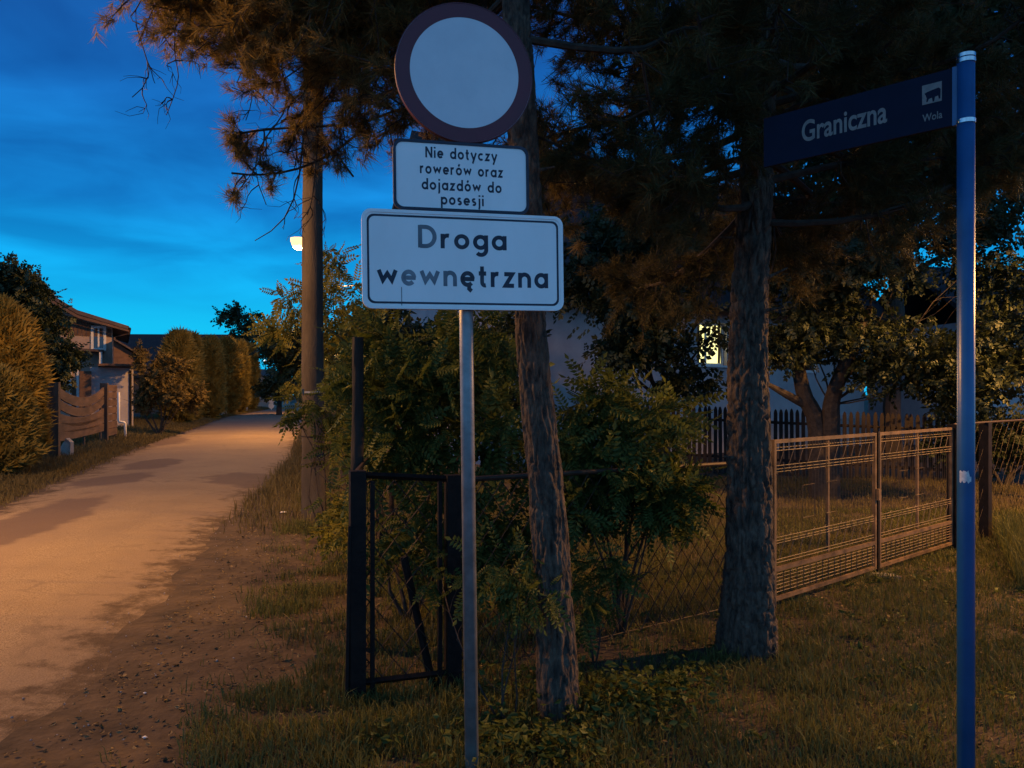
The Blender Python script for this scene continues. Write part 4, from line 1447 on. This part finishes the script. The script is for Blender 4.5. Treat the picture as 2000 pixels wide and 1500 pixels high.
def gate_leaf(origin, label, right):
    t = thing('gate_leaf', label, 'gate', origin, ang, 'wire gate leaves')
    L = half
    Hh = 1.30
    zb = .06
    m = 'gate_steel'
    dz = 0.0
    part('stile', MB().box((.015, 0, (zb + Hh) / 2), (.03, .03, Hh - zb)), m, t)
    part('stile', MB().box((L - .015, 0, (zb + Hh) / 2), (.03, .03, Hh - zb)), m, t)
    part('top_rail', MB().box((L / 2, 0, Hh - .014), (L - .062, .028, .028)), m, t)
    part('bottom_rail', MB().box((L / 2, 0, zb + .014), (L - .062, .028, .028)), m, t)
    part('middle_rail', MB().box((L / 2, 0, .30), (L - .062, .028, .032)), m, t)
    part('centre_bar', MB().box((L / 2, .006, (.32 + Hh) / 2 - .008), (.026, .022, Hh - .36)), m, t)

    def hw(z, r=.0042):
        part('wire', MB().tube([(.04, -.006, z), (L - .04, -.006, z)], r, 5), m, t)
    for z in (.125, .152, .180, .207, .235, .262):
        hw(z)
    for z in (.350, .375, .50, .52, .545, 1.05, 1.072, 1.098, 1.215, 1.238):
        hw(z, .0038)
    # short uprights in the dense bottom grid and in the narrow bands
    def ups(z0, z1, step, r=.0026):
        me = None
        x = .04 + step
        while x < L - .045:
            if me is None:
                o = part('grid_wire', MB().tube([(0, -.011, z0), (0, -.011, z1)], r, 4), m, t)
                me = o.data
            else:
                o = part('grid_wire', me, None, t)
            o.location = (x, 0, 0)
            x += step
    ups(.10, .28, .10)
    ups(1.238, 1.27, .045)
    ups(1.05, 1.10, .11)
    ups(.50, .545, .11)
    # slanting wires in the top and lower bands
    for (z0, z1, sl) in ((1.10, 1.215, .07), (.375, .50, .07)):
        me = None
        x = .10
        while x < L - .14:
            if me is None:
                o = part('slant_wire', MB().tube([(0, .004, z0), (sl, .004, z1)], .0034, 5), m, t)
                me = o.data
            else:
                o = part('slant_wire', me, None, t)
            o.location = (x, 0, 0)
            x += .145
    # twisted upright bars
    zig = None
    for x in (.055, .25, .62, .80, 1.07, 1.28, L - .055):
        if zig is None:
            pts = [(.015 * (1 if j % 2 else -1), .0, .545 + j * (1.05 - .545) / 22) for j in range(23)]
            zig = part('twisted_bar', MB().tube(pts, .0056, 5), m, t)
            o = zig
            zig = zig.data
        else:
            o = part('twisted_bar', zig, None, t)
        o.location = (x, -.004, 0)
    # fine upright wires of the field
    me = None
    x = .09
    while x < L - .06:
        if me is None:
            o = part('fine_wire', MB().tube([(0, .010, .545), (0, .010, 1.05)], .0015, 4), m, t)
            me = o.data
        else:
            o = part('fine_wire', me, None, t)
        o.location = (x, 0, 0)
        x += .052
    # square loops of the ornament
    for x in (.62 - .10, .80 + .10):
        part('loop', MB().tube([(x - .09, -.009, .66), (x + .09, -.009, .66), (x + .09, -.009, .92), (x - .09, -.009, .92), (x - .09, -.009, .66)], .0032, 4), m, t)
    if not right:
        part('latch', MB().box((L - .0, -.03, .74), (.05, .03, .10)), 'gate_steel', t)
    return t


gate_leaf(GA, 'rusty lattice gate leaf hung beside the thick pine trunk', False)
gate_leaf(GA + gu * (half + .06), 'rusty lattice gate leaf that ends behind the blue post', True)
mid = GA + gu * (Lg / 2)
gp = part('gate_stop_post', MB().box((0, 0, .62), (.035, .045, 1.38), ang), 'black_steel')
gp.location = (mid[0], mid[1], 0)
tag(gp, 'dark steel stop post between the two rusty gate leaves', 'post')
gs = part('concrete_stop', MB().prism([(-.13, -.02), (.13, -.02), (.10, .025), (-.10, .03)], 'y', -.07, .07), 'plinth')
gs.location = (mid[0] + .03, mid[1] - .10, 0)
tag(gs, 'low concrete block on the grass under the gate middle', 'concrete block')

# fence right of the gate
r0_, r1_ = GB + gu * .05, GB + gu * 5.2
rf_ = thing('wire_fence', 'dark chain-link fence continuing past the blue post behind tall grass', 'fence', r0_, ang)
Lr = 5.15
for x in (0, .92, 2.9, 4.9):
    part('post', MB().box((x, 0, .65), (.11, .10, 1.36)), 'black_steel', rf_)
part('top_rail', MB().tube([(0, 0, 1.33), (Lr, 0, 1.33)], .014, 6), 'wire_dark', rf_)
diamond_wires(rf_, Lr, .08, 1.32, .10, .22, .002)

# ------------------------------------------------------------------ across the road: house, fences, hedge
h = thing('house', 'two-storey old house with low brown roof and wide eaves behind the board gate', 'house', (-18.6, 36, 0), R(27))


def hx(px, d=36):
    return (px - 222) / 47.1


def hz(py, d=36):
    return EYE - (py - 770) * d / F


wallL = -8.2
part('wall', MB().prism([(wallL, 0), (0, 0), (0, 4.75), (-3.9, 6.0), (wallL, 4.75)], 'y', 0, 9), 'plaster_old', h)
rf = part('roof', MB().prism([(.68, 4.78), (-1.4, 5.42), (-2.7, 6.25), (-4.0, 6.45), (wallL - .7, 4.85), (wallL - .7, 4.68), (-4.0, 6.27), (-2.7, 6.07), (-1.4, 5.24), (.68, 4.62)], 'y', -.9, 9.5), 'roof_tile', h)
part('fascia', MB().prism([(.68, 4.60), (-1.4, 5.20), (-2.7, 6.02), (-2.7, 5.90), (-1.4, 5.06), (.66, 4.52)], 'y', -.93, -.87), 'brown_wood', rf)
part('gutter', MB().tube([(.70, -.9, 4.66), (.70, 9.5, 4.66)], .07, 8), 'black_steel', rf)
part('downpipe', MB().tube([(.70, -.8, 4.62), (.66, -.6, 4.45), (.08, -.08, 4.3), (.06, -.08, .2)], .045, 8), 'brown_wood', rf)
part('vent_pipe', MB().box((-3.2, 3, 6.4), (.3, .3, .5)), 'roof_tile', rf)
# vertical boarding under the gable
for i in range(24):
    x = -4.05 + i * .17
    top = np.interp(x, [-3.9, 0], [5.85, 4.72])
    o = part('gable_board', MB().box((x, -.02, (top - .12 + 4.25 + (x < -1.2) * .05) / 2 + .06), (.15, .03, max(top - .12 - 4.25, .05))), 'brown_wood', h)
x0, x1, z0, z1 = hx(184), hx(206), hz(682), hz(641)
wn_ = part('window', MB().box(((x0 + x1) / 2, -.01, (z0 + z1) / 2), (x1 - x0, .04, z1 - z0)), 'glass', h)
part('frame', frame_ring(MB(), rrect(x1 - x0 + .16, z1 - z0 + .16, .01, 2, (x0 + x1) / 2, (z0 + z1) / 2), rrect(x1 - x0 - .06, z1 - z0 - .06, .01, 2, (x0 + x1) / 2, (z0 + z1) / 2), -.07, -.02), 'white_trim', wn_)
part('mullion', MB().box(((x0 + x1) / 2, -.04, (z0 + z1) / 2), (.07, .03, z1 - z0)), 'white_trim', wn_)
part('porch_roof', MB().prism([(hx(128), hz(683)), (hx(206), hz(686)), (hx(206), hz(690)), (hx(128), hz(688))], 'y', -1.2, -.01), 'roof_tile', h)
part('porch_post', MB().box((hx(200), -1.1, hz(688) / 2), (.12, .12, hz(690))), 'white_trim', h)
for (pa, pb) in ((140, 143), (154, 157)):
    part('door_jamb', MB().box((hx((pa + pb) / 2), -.05, hz(750) / 2 + 1.0), (.10, .08, 2.0)), 'white_trim', h)
part('door', MB().box((hx(148.5), -.03, 1.3), (.30, .05, 2.0)), 'brown_wood', h)

ln = thing('shed', 'white walled lean-to shed with sloping tiled roof at the corner of the old house', 'shed', (-18.2, 33.6, 0), R(27))


def lx(px, d=33.6):
    return (px - 182) / 51.0


def lz(py, d=33.6):
    return EYE - (py - 770) * d / F


part('wall', MB().box(((lx(176) + lx(262)) / 2, 1.2, lz(717) / 2), (lx(262) - lx(176), 2.2, lz(717))), 'plaster', ln)
part('flat_canopy', MB().box(((lx(192) + lx(264)) / 2, .8, lz(713)), (lx(264) - lx(192), 2.8, .10)), 'brown_wood', ln)
part('roof', MB().prism([(lx(222), lz(658)), (lx(285), lz(693)), (lx(285), lz(697)), (lx(222), lz(662))], 'y', .2, 2.4), 'roof_tile', ln)
part('loft_wall', MB().prism([(lx(222), lz(663)), (lx(262), lz(688)), (lx(262), lz(711)), (lx(222), lz(711))], 'y', .5, 2.2), 'brown_wood', ln)
part('drainpipe', MB().tube([(lx(256), .06, lz(722)), (lx(256), .06, .1)], .05, 8), 'black_steel', ln)
part('door', MB().box((lx(167), -.0, lz(745) / 2 + .6), (.45, .06, 1.9)), 'brown_wood', ln)

bn = thing('barn', 'long low dark barn with straight ridge behind the clipped conifers', 'barn', (-40, 72, 0), R(3))
part('wall', MB().box((4.6, 5, 1.7), (13.6, 9, 3.4)), 'brown_wood', bn)
part('roof', MB().prism([(-.5, 3.2), (5, 7.45), (10.5, 3.2), (10.5, 3.4), (5, 7.65), (-.5, 3.4)], 'x', -2.6, 12.0), 'roof_dark', bn)

ct = thing('cottage', 'tiny pale gabled cottage where the road disappears', 'cottage', (-31.2, 92, 0))
part('wall', MB().prism([(-1.6, 0), (2.8, 0), (2.8, 3.0), (.3, 4.5), (-1.6, 3.3)], 'y', 0, 7), 'plaster_old', ct)
part('roof', MB().prism([(-2.0, 3.2), (.3, 4.75), (3.3, 2.95), (3.3, 2.75), (.3, 4.5), (-2.0, 3.0)], 'y', -.4, 7.4), 'roof_tile', ct)
w_ = part('window', MB().box((.9, -.02, 1.75), (1.6, .05, 1.0)), 'glass', ct)
part('frame', frame_ring(MB(), rrect(1.75, 1.15, .01, 2, .9, 1.75), rrect(1.6, 1.0, .01, 2, .9, 1.75), -.08, -.03), 'white_trim', w_)

# board gate with hollowed top
lgA, lgB = np.array([-11.35, 19.2, 0]), np.array([-13.3, 25.2, 0])
u = lgB - lgA
Ll = np.linalg.norm(u)
al = math.atan2(u[1], u[0])
bgt = thing('board_gate', 'weathered board gate with sagging hollow top between two stout wooden posts', 'gate', lgA, al)
part('post', MB().box((-.05, 0, .95), (.22, .22, 2.0)), 'old_post', bgt)
part('post', MB().box((Ll + .05, 0, .98), (.22, .22, 2.06)), 'old_post', bgt)
xs = np.linspace(.12, Ll - .1, 17)
hol = lambda x, k: -k * (1 - ((x - Ll / 2) / (Ll / 2)) ** 2)
rows = [(1.90, 1.64, .34), (1.60, 1.36, .34), (1.22, .98, .22), (.95, .72, .10), (.69, .46, .02)]
for zt, zb, k in rows:
    top = [(x, zt + hol(x, k)) for x in xs]
    bot = [(x, zb + hol(x, k)) for x in xs[::-1]]
    mb = MB()
    n = len(xs)
    for i in range(n - 1):
        pass
    vs = []
    for y in (-.02, .02):
        vs += [(x, y, zt + hol(x, k)) for x in xs] + [(x, y, zb + hol(x, k)) for x in xs]
    fs = []
    for i in range(n - 1):
        fs += [(i, i + 1, n + i + 1, n + i), (2 * n + i, 3 * n + i, 3 * n + i + 1, 2 * n + i + 1),
               (i, 2 * n + i, 2 * n + i + 1, i + 1), (n + i, n + i + 1, 3 * n + i + 1, 3 * n + i)]
    fs += [(0, n, 3 * n, 2 * n), (n - 1, 3 * n - 1, 4 * n - 1, 2 * n - 1)]
    part('board', mb.add(vs, fs), 'old_board', bgt)
part('centre_upright', MB().box((Ll * .56, .045, .78), (.10, .05, 1.35)), 'old_post', bgt)
for x in (.35, Ll - .35):
    part('upright', MB().box((x, .045, .95), (.10, .05, 1.5)), 'old_post', bgt)
wb0 = lgB + unit(u) * .35
bw = thing('board_fence', 'short weathered horizontal board fence next to the hollow-topped gate', 'fence', wb0, al)
for i in range(7):
    part('board', MB().box((1.0, 0, 1.86 - i * .25), (2.0, .03, .225)), 'old_board', bw)
for x in (.05, 1.95):
    part('post', MB().box((x, .07, .95), (.12, .10, 2.0)), 'old_post', bw)
pp = wb0 + unit(u) * 2.4
wp = part('standpipe', MB().tube([(0, 0, 1.72), (0, 0, .72), (.02, 0, .66), (.16, .05, .64), (.20, .06, .60), (.22, .06, -.05)], .045, 8), 'white_trim', smooth=True)
wp.location = (pp[0], pp[1], 0)
tag(wp, 'thin white bent standpipe at the end of the board fence', 'pipe')
mrk = part('marker_stone', MB().prism([(-.14, 0), (.16, 0), (.16, .42), (.05, .52), (-.12, .25)], 'y', -.08, .08), 'concrete')
mk_ = at(121, 860, 19.9)
mrk.location = (mk_[0] + .1, mk_[1], 0)
tag(mrk, 'small whitish stone marker in the grass under the board gate', 'marker stone')

# fence panels under the conifers
fp = thing('panel_fence', 'low pale panel fence with a white post beneath the clipped conifers', 'fence', (-20.9, 53, 0), math.atan2(23, -4.9))
for i in range(11):
    part('panel', MB().box((i * 2.0 + 1, 0, .62), (1.9, .05, 1.05)), 'pale_fence' if i > 2 else 'old_board', fp)
    part('post', MB().box((i * 2.0, 0, .65), (.12, .12, 1.35)), 'white_trim' if i == 3 else 'old_post', fp)


def conifer_mesh(H_, Rr, n, seed, size, mt, taper=.55):
    rng = np.random.default_rng(seed)
    tv, tf = leaf_template('flake')
    z = rng.random(n) ** .9
    a = rng.random(n) * 2 * pi
    prof = np.minimum(1, (z / .12) ** .5) * np.where(z < taper, 1, np.sqrt(np.maximum(0, 1 - ((z - taper) / (1 - taper)) ** 2)) * .98 + .02)
    lump = vnoise(np.stack([np.cos(a) * 1.6 + 5, np.sin(a) * 1.6 + 5, z * H_ * 1.1], 1), seed) * .6 + vnoise(np.stack([np.cos(a) * 3.6 + 5, np.sin(a) * 3.6 + 5, z * H_ * 2.6], 1), seed + 1) * .4
    rr = Rr * prof * (.52 + .92 * lump) * (1 - .30 * rng.random(n) ** 2) + .10 * Rr * rng.random(n) ** 6
    P = np.stack([rr * np.cos(a), rr * np.sin(a), .08 + z * H_], 1)
    D = np.stack([np.cos(a), np.sin(a), .6 + rng.random(n)], 1) + rng.normal(size=(n, 3)) * .75
    return scatter(tv, tf, P, frames(D, rng), size * rng.uniform(.5, 1.7, n))


def conifer(name, label, pos, H_, Rr, n, seed, size, mt, group=None, cat='conifer', taper=.55):
    t = thing(name, label, cat, (pos[0], pos[1], 0), 0, group)
    part('trunk', MB().tube([(0, 0, -.1), (0, 0, H_ * .85)], [Rr * .12, .02], 7), 'twig', t)
    part('crown', conifer_mesh(H_, Rr, n, seed, size, mt, taper), mt, t)
    return t


conifer('gold_shrub', 'big golden-leaved round-topped shrub in front of the board gate', G(-8, 16.8), 3.5, .80, 8000, 61, .22, 'thuja_gold', cat='shrub', taper=.5)
conifer('gold_shrub', 'dark ragged lower bush beside the golden shrub and gate post', G(-25, 15.0), 2.0, .8, 4000, 62, .20, 'thuja', cat='shrub', taper=.3)
for (px, pyt, d, r, lab) in ((350, 652, 42, .80, 'broad clipped conifer behind the brown hedge bush'), (376, 657, 46, .32, 'slim pointed conifer between two broad ones'),
                             (410, 664, 51, .70, 'round-topped clipped conifer next to the slim pointed one'), (443, 663, 62, .95, 'leaning round-topped conifer above the pale fence'),
                             (466, 668, 68, .75, 'shaded conifer near the end of the clipped row'), (486, 674, 78, .80, 'dark conifer ending the clipped row')):
    conifer('conifer', lab, G(px, d), EYE + (770 - pyt) * d / F - .1, r, 5000, px, .36, 'thuja', 'clipped conifers in a row', taper=.5)
leafy('hedge_bush', 'loose brown-green hedge bush between the board fence and the conifers', 'shrub', G(310, 31), [
    E(300, 740, 31, .7, .8, .8, 700), E(330, 720, 31.5, .6, .7, .7, 500), E(345, 770, 31, .6, .7, .5, 500), E(285, 785, 31, .5, .6, .6, 450), E(375, 770, 32, .5, .6, .6, 400), E(275, 700, 33, .3, .5, .7, 250)],
    'sprig', 'bush_brown', .22, 63, r0=.04)
leafy('hedge_bush', 'low ragged bush under the middle of the conifer row', 'shrub', G(410, 52), [
    E(395, 785, 52, .9, .6, .7, 400), E(420, 788, 54, .8, .6, .5, 400)], 'sprig', 'thuja', .30, 64, r0=.03)
leafy('garden_tree', 'dark broadleaf tree rising above the golden shrub beside the old house', 'tree', G(70, 29), [
    E(20, 560, 29, 1.0, 1.0, .8, 900), E(60, 570, 29, .7, .8, .6, 500), E(90, 640, 29, 1.0, .9, 1.0, 900), E(110, 700, 28.5, .9, .9, .9, 700), E(40, 650, 28.5, 1.2, 1, 1.2, 900), E(80, 740, 28, 1.0, .9, .7, 500),
    E(-40, 560, 29, 1.2, 1.0, 1.2, 600)], 'sprig', 'leaf_dark', .32, 65, r0=.12, stem_name='trunk')
leafy('far_tree', 'open-crowned far tree against the bright sky past the conifer row', 'tree', G(468, 105), [
    E(452, 625, 105, 2.0, 2, 1.5, 110), E(478, 618, 105, 2.0, 2, 1.4, 110), E(470, 655, 105, 2.3, 2, 1.6, 120), E(490, 645, 105, 1.5, 2, 1.6, 80), E(500, 690, 105, 1.8, 2, 1.8, 90)],
    'sprig', 'leaf_dark', 1.0, 66, r0=.28, stem_name='trunk', sub=9)
leafy('far_tree', 'dark far tree mass at the right side of the road end', 'tree', G(545, 60), [
    E(540, 670, 60, 1.4, 2, 1.6, 350), E(560, 720, 60, 1.6, 2, 1.8, 400), E(590, 690, 60, 2.0, 2, 2.4, 500), E(545, 760, 58, 1.2, 1.5, 1.0, 250)], 'sprig', 'leaf_dark', .7, 67, r0=.2, stem_name='trunk')
rgf = np.random.default_rng(70)
for i, (px, py, d) in enumerate(((640, 700, 70), (760, 660, 75), (850, 665, 80), (960, 690, 75))):
    leafy('far_tree', ['rounded far tree right of the road end, behind the pinnate tree', 'far tree top showing under the lower sign plate', 'far tree crown beyond the hedge near the sign post', 'far dark tree left of the pale house gable'][i], 'tree', G(px, d), [
        (at(px + rgf.uniform(-40, 40), py + rgf.uniform(-25, 50), d), (2.2, 2, 2.0), 220) for _ in range(5)], 'sprig', 'leaf_dark', .8, 71 + i, r0=.22, stem_name='trunk')
fl = thing('far_lamp', 'tiny white light on a thin pole at the road end', 'street lamp', G(518, 98))
hf = EYE + (770 - 707) * 98 / F
part('pole', MB().tube([(0, 0, -.2), (0, 0, hf)], .06, 6), 'concrete_pole', fl)
part('lamp_head', MB().tube([(0, 0, hf), (0, 0, hf + .15), (0, 0, hf + .3)], [.12, .2, .08], 10), 'far_light', fl)
fm = part('round_marker', MB().tube([(0, 0, 0), (0, 0, .9)], .05, 8).tube([(0, -.06, 1.05), (0, .06, 1.05)], .33, 16).tube([(0, -.05, .45), (0, .05, .45)], .3, 16), 'white_trim')
pf = G(530, 80)
fm.location = (pf[0], pf[1], 0)
tag(fm, 'small white round roadside marker at the far road end', 'marker')

# ------------------------------------------------------------------ grass, weeds, litter
def blades(pos, h, w, rng, lean=.5):
    n = len(pos)
    a = rng.random(n) * 2 * pi
    dx, dy = np.cos(a), np.sin(a)
    b = rng.random(n) * 2 * pi
    lx_, ly_ = np.cos(b) * lean * h * rng.random(n), np.sin(b) * lean * h * rng.random(n)
    v = np.empty((n, 5, 3))
    v[:, 0] = pos + np.stack([-dx * w, -dy * w, np.zeros(n) - .01], 1)
    v[:, 1] = pos + np.stack([dx * w, dy * w, np.zeros(n) - .01], 1)
    mid_ = np.stack([lx_ * .35, ly_ * .35, h * .6], 1)
    v[:, 2] = pos + mid_ + np.stack([dx * w * .7, dy * w * .7, 0 * w], 1)
    v[:, 3] = pos + mid_ + np.stack([-dx * w * .7, -dy * w * .7, 0 * w], 1)
    v[:, 4] = pos + np.stack([lx_, ly_, h * rng.uniform(.8, 1, n)], 1)
    f = np.array([(0, 1, 2), (0, 2, 3), (3, 2, 4)])
    F_ = f[None] + (np.arange(n) * 5)[:, None, None]
    return v.reshape(-1, 3), F_.reshape(-1, 3)


def field(rng, n, x0, x1, y0, y1, nscale=1.2, thr=.45, soft=.2, seed=0, dpow=1.0):
    x = rng.uniform(x0, x1, n)
    y = y0 + (y1 - y0) * rng.random(n) ** dpow
    xa, ya = x * .82 + y * .57, y * .82 - x * .57
    wx = vnoise(np.stack([x * 1.7, y * 1.7, x * 0 + 8], 1), seed + 7) * 1.2
    wy = vnoise(np.stack([x * 1.7, y * 1.7, x * 0 + 3], 1), seed + 8) * 1.2
    xa, ya = xa + wx, ya + wy
    nn = vnoise(np.stack([xa * nscale, ya * nscale, x * 0], 1), seed) * .45 + vnoise(np.stack([ya * nscale * 2.7, xa * nscale * 2.7, x * 0 + 4], 1), seed + 1) * .33 \
        + vnoise(np.stack([xa * nscale * 7, ya * nscale * 7, x * 0 + 4], 1), seed + 2) * .22
    keep = rng.random(n) < np.clip((nn - thr + soft) / (2 * soft), 0, 1)
    return np.stack([x, y, np.zeros(n)], 1)[keep], nn[keep]


def inview(p, margin=.75):
    return (np.abs(p[:, 0]) < p[:, 1] * margin + .4) & (p[:, 1] > 2.2)


rng = np.random.default_rng(90)
# lawn on the right of the sign post
p, nn = field(rng, 330000, -.9, 9.5, 2.6, 11, 1.3, .40, .17, 3, 1.3)
k = inview(p)
p, nn = p[k], nn[k]
h_ = (.025 + .05 * rng.random(len(p))) * (.55 + nn)
tag(part('lawn_grass', blades(p, h_, .0022 + .0016 * rng.random(len(p)), rng, .9), 'grass'), 'short uneven lawn grass around the blue post and gate', 'grass', kind='stuff')
# taller uneven tufts and broad weeds in the lawn
cs = np.stack([rng.uniform(-1.2, 4.6, 70), 2.9 + 5.5 * rng.random(70) ** 1.3, np.zeros(70)], 1)
cs = np.vstack([cs, [(1.84, 3.15, 0)] * 2, [(-.15, 3.36, 0)] * 2, [(1.3, 4.75, 0), (1.7, 4.7, 0), (.05, 3.95, 0), (.4, 3.9, 0), (-.83, 4.1, 0), (-.33, 4.25, 0), (3.3, 6.85, 0), (2.3, 5.9, 0)]])
ct_ = np.repeat(cs, 60, 0)
p = ct_ + rng.normal(size=ct_.shape) * np.array([.07, .06, 0])
p = p[inview(p)]
tag(part('grass_tufts', blades(p, .05 + .11 * rng.random(len(p)), .0025 + .0015 * rng.random(len(p)), rng, .9), 'grass'), 'taller loose grass tufts around posts, trunks and gate', 'grass', kind='stuff')
wv_, wf_ = leaf_template('leaf')
wc = np.stack([rng.uniform(-.9, 4.6, 150), 2.9 + 5 * rng.random(150) ** 1.3, np.zeros(150)], 1)
wp_ = np.repeat(wc, 9, 0) + rng.normal(size=(1350, 3)) * np.array([.03, .03, .006]) + (0, 0, .03)
wd_ = rng.normal(size=(1350, 3))
wd_[:, 2] = .3
tag(part('lawn_weeds', scatter(wv_, wf_, wp_, frames(wd_, rng, (0, 0, 1), .5), .05 * rng.uniform(.5, 1.4, 1350)), 'pinnate'), 'small broad-leaved weeds dotted through the lawn', 'weeds', kind='stuff')
# tall grass patch right of the blue post
p, nn = field(rng, 26000, 3.9, 9.5, 6.4, 9.2, 1.2, .3, .2, 6)
k = (p[:, 0] > 4.2 + (p[:, 1] - 6.4) * .55) & inview(p)
p, nn = p[k], nn[k]
h_ = (.12 + .30 * rng.random(len(p))) * (.5 + nn)
tag(part('tall_grass', blades(p, h_, .003 + .002 * rng.random(len(p)), rng, .7), 'grass'), 'taller green grass past the blue post along the dark fence', 'grass', kind='stuff')
# patchy grass on the bare road edge
p, nn = field(rng, 260000, -4.6, -.2, 2.6, 16, 1.5, .51, .07, 9)
xr_ = edge_x(RR, p[:, 1])
k = (p[:, 0] > xr_ + .55 + rng.random(len(p)) * .5) & inview(p)
p, nn = p[k], nn[k]
h_ = (.03 + .08 * rng.random(len(p))) * (.4 + nn)
tag(part('verge_grass', blades(p, h_, .0022 + .0018 * rng.random(len(p)), rng, .9), 'grass'), 'patchy dark grass tufts on the bare earth between road and sign', 'grass', kind='stuff')
# garden floor behind the fence
p, nn = field(rng, 90000, -1.5, 9, 5.0, 15, 1.0, .42, .2, 12)
dfence = (p[:, 1] - 4.32) - (p[:, 0] + .33) * .73
k = (dfence > .25) & inview(p)
p, nn = p[k], nn[k]
h_ = (.03 + .10 * rng.random(len(p))) * (.5 + nn)
tag(part('garden_grass', blades(p, h_, .003 + .002 * rng.random(len(p)), rng, .8), 'dry_grass'), 'thin dry grass on the garden floor behind the wire fence', 'grass', kind='stuff')
# far side of the road
y = 8 + 90 * rng.random(110000) ** 2.0
x = edge_x(RL, y) - rng.random(len(y)) ** 1.3 * (3.6 + y * .02) - .02 + rng.normal(size=len(y)) * .12
p = np.stack([x, y, np.zeros(len(y))], 1)
p = p[inview(p, .70)]
off = edge_x(RL, p[:, 1]) - p[:, 0]
h_ = (.05 + .26 * rng.random(len(p))) * np.clip(.35 + off * .5, .3, 1.5)
tag(part('roadside_grass', blades(p, h_, .004 + .00028 * p[:, 1], rng, .7), 'dry_grass'), 'tall dry grass along the far road edge below gate and conifers', 'grass', kind='stuff')
# right edge of the road farther away
y = 9 + 87 * rng.random(48000) ** 2.0
y = y[rng.random(len(y)) < np.clip((y - 9) / 6, 0, 1)]
x = edge_x(RR, y) + rng.random(len(y)) * (1.6 + y * .02) + rng.normal(size=len(y)) * .08
p = np.stack([x, y, np.zeros(len(y))], 1)
h_ = (.04 + .18 * rng.random(len(p)))
tag(part('roadside_grass', blades(p, h_, .003 + .00028 * p[:, 1], rng, .7), 'dry_grass'), 'grass strip along the near road edge beyond the concrete pole', 'grass', kind='stuff')

# low leafy ground cover near the pine feet
tv, tf = leaf_template('leaf')
cl = [((.48, 3.95, .05), (.30, .25, .06), 420), ((.72, 4.15, .06), (.32, .25, .07), 420), ((-.02, 3.55, .05), (.22, .2, .07), 380), ((.28, 3.55, .04), (.2, .2, .05), 260), ((-.62, 3.6, .04), (.15, .12, .05), 70), ((.95, 4.35, .05), (.2, .15, .05), 160), ((.15, 4.25, .06), (.3, .25, .08), 240)]
P = np.vstack([np.array(c) + rng.normal(size=(n, 3)) * np.array(r) * .62 for c, r, n in cl])
P[:, 2] = np.abs(P[:, 2]) + .02
D = rng.normal(size=P.shape)
D[:, 2] = .25 * rng.normal(size=len(P)) - .1
tag(part('ground_cover', scatter(tv, tf, P, frames(D, rng, (0, 0, 1), .8), .046 * rng.uniform(.6, 1.3, len(P))), 'pinnate'), 'low broad-leaved ground cover around the slim pine and sign post', 'plants', kind='stuff')
# fallen leaves
n = 9000
x = rng.uniform(-3.4, 4.5, n)
y = 2.7 + 7 * rng.random(n) ** 1.2
P = np.stack([x, y, .008 + .02 * rng.random(n)], 1)
k = (x > edge_x(RR, y) + .1) & inview(P)
P = P[k]
D = rng.normal(size=P.shape)
D[:, 2] *= .15
tag(part('leaf_litter', scatter(tv, tf, P, frames(D, rng, (0, 0, 1), .35), .030 * rng.uniform(.5, 1.4, len(P))), 'litter_leaf'), 'fallen leaves and crumbs scattered on earth and lawn', 'leaf litter', kind='stuff')
# pebbles on the road edge
n = 450
y = 2.8 + 10 * rng.random(n) ** 1.3
x = edge_x(RR, y) + rng.normal(size=n) * .45
P = np.stack([x, y, np.full(n, .02)], 1)
oc = np.array([(1, 0, 0), (-1, 0, 0), (0, 1, 0), (0, -1, 0), (0, 0, .6), (0, 0, -.6)], float)
of = np.array([(0, 2, 4), (2, 1, 4), (1, 3, 4), (3, 0, 4), (2, 0, 5), (1, 2, 5), (3, 1, 5), (0, 3, 5)])
tag(part('road_grit', scatter(oc, of, P, frames(rng.normal(size=P.shape), rng), .003 + .008 * rng.random(n) ** 3), 'plinth'), 'loose grit and pebbles along the broken road edge', 'grit', kind='stuff')

# dry stalks and scraps
for (a, b_, lab) in (((552, 1205, 0), (590, 1255, 0), 'pale dry stalk lying on the bare earth beside grass tufts'), ((487, 1240, 0), (520, 1225, 0), 'short pale twig on bare earth left of the dry stalk')):
    p0, p1 = G(a[0], gd(a[1])), G(b_[0], gd(b_[1]))
    o = part('dry_stalk', MB().tube([p0 - p0 + (0, 0, .03), (p1 - p0) * .5 + (0.01, 0, .05), (p1 - p0) + (0, 0, .012)], .003, 5), 'dry_grass')
    o.location = tuple(p0)
    tag(o, lab, 'stalk')
sc = part('paper_scrap', MB().add([(-.05, -.02, 0), (.04, -.03, .012), (.055, .02, .004), (-.04, .025, .014), (0, 0, .02)], [(0, 1, 4), (1, 2, 4), (2, 3, 4), (3, 0, 4)]), 'scrap')
p0 = G(554, gd(1004))
sc.location = (p0[0], p0[1], .02)
tag(sc, 'small white paper scrap on the grass edge near the concrete pole', 'litter')
for i, (px, py) in enumerate(((283, 1356), (283, 1443), (500, 1450))):
    p0 = G(px, gd(py))
    s = part('pebble', (oc * (1, 1.3, .7)[i] * np.array([.012, .010, .009]), of), 'scrap')
    s.location = (p0[0], p0[1], .008)
    tag(s, ['small whitish pebble on the bare earth close to the broken road edge', 'larger whitish pebble on the dark bare earth', 'tiny whitish pebble beside the grass patch'][i], 'pebble', 'whitish pebbles')
bpy.context.view_layer.update()
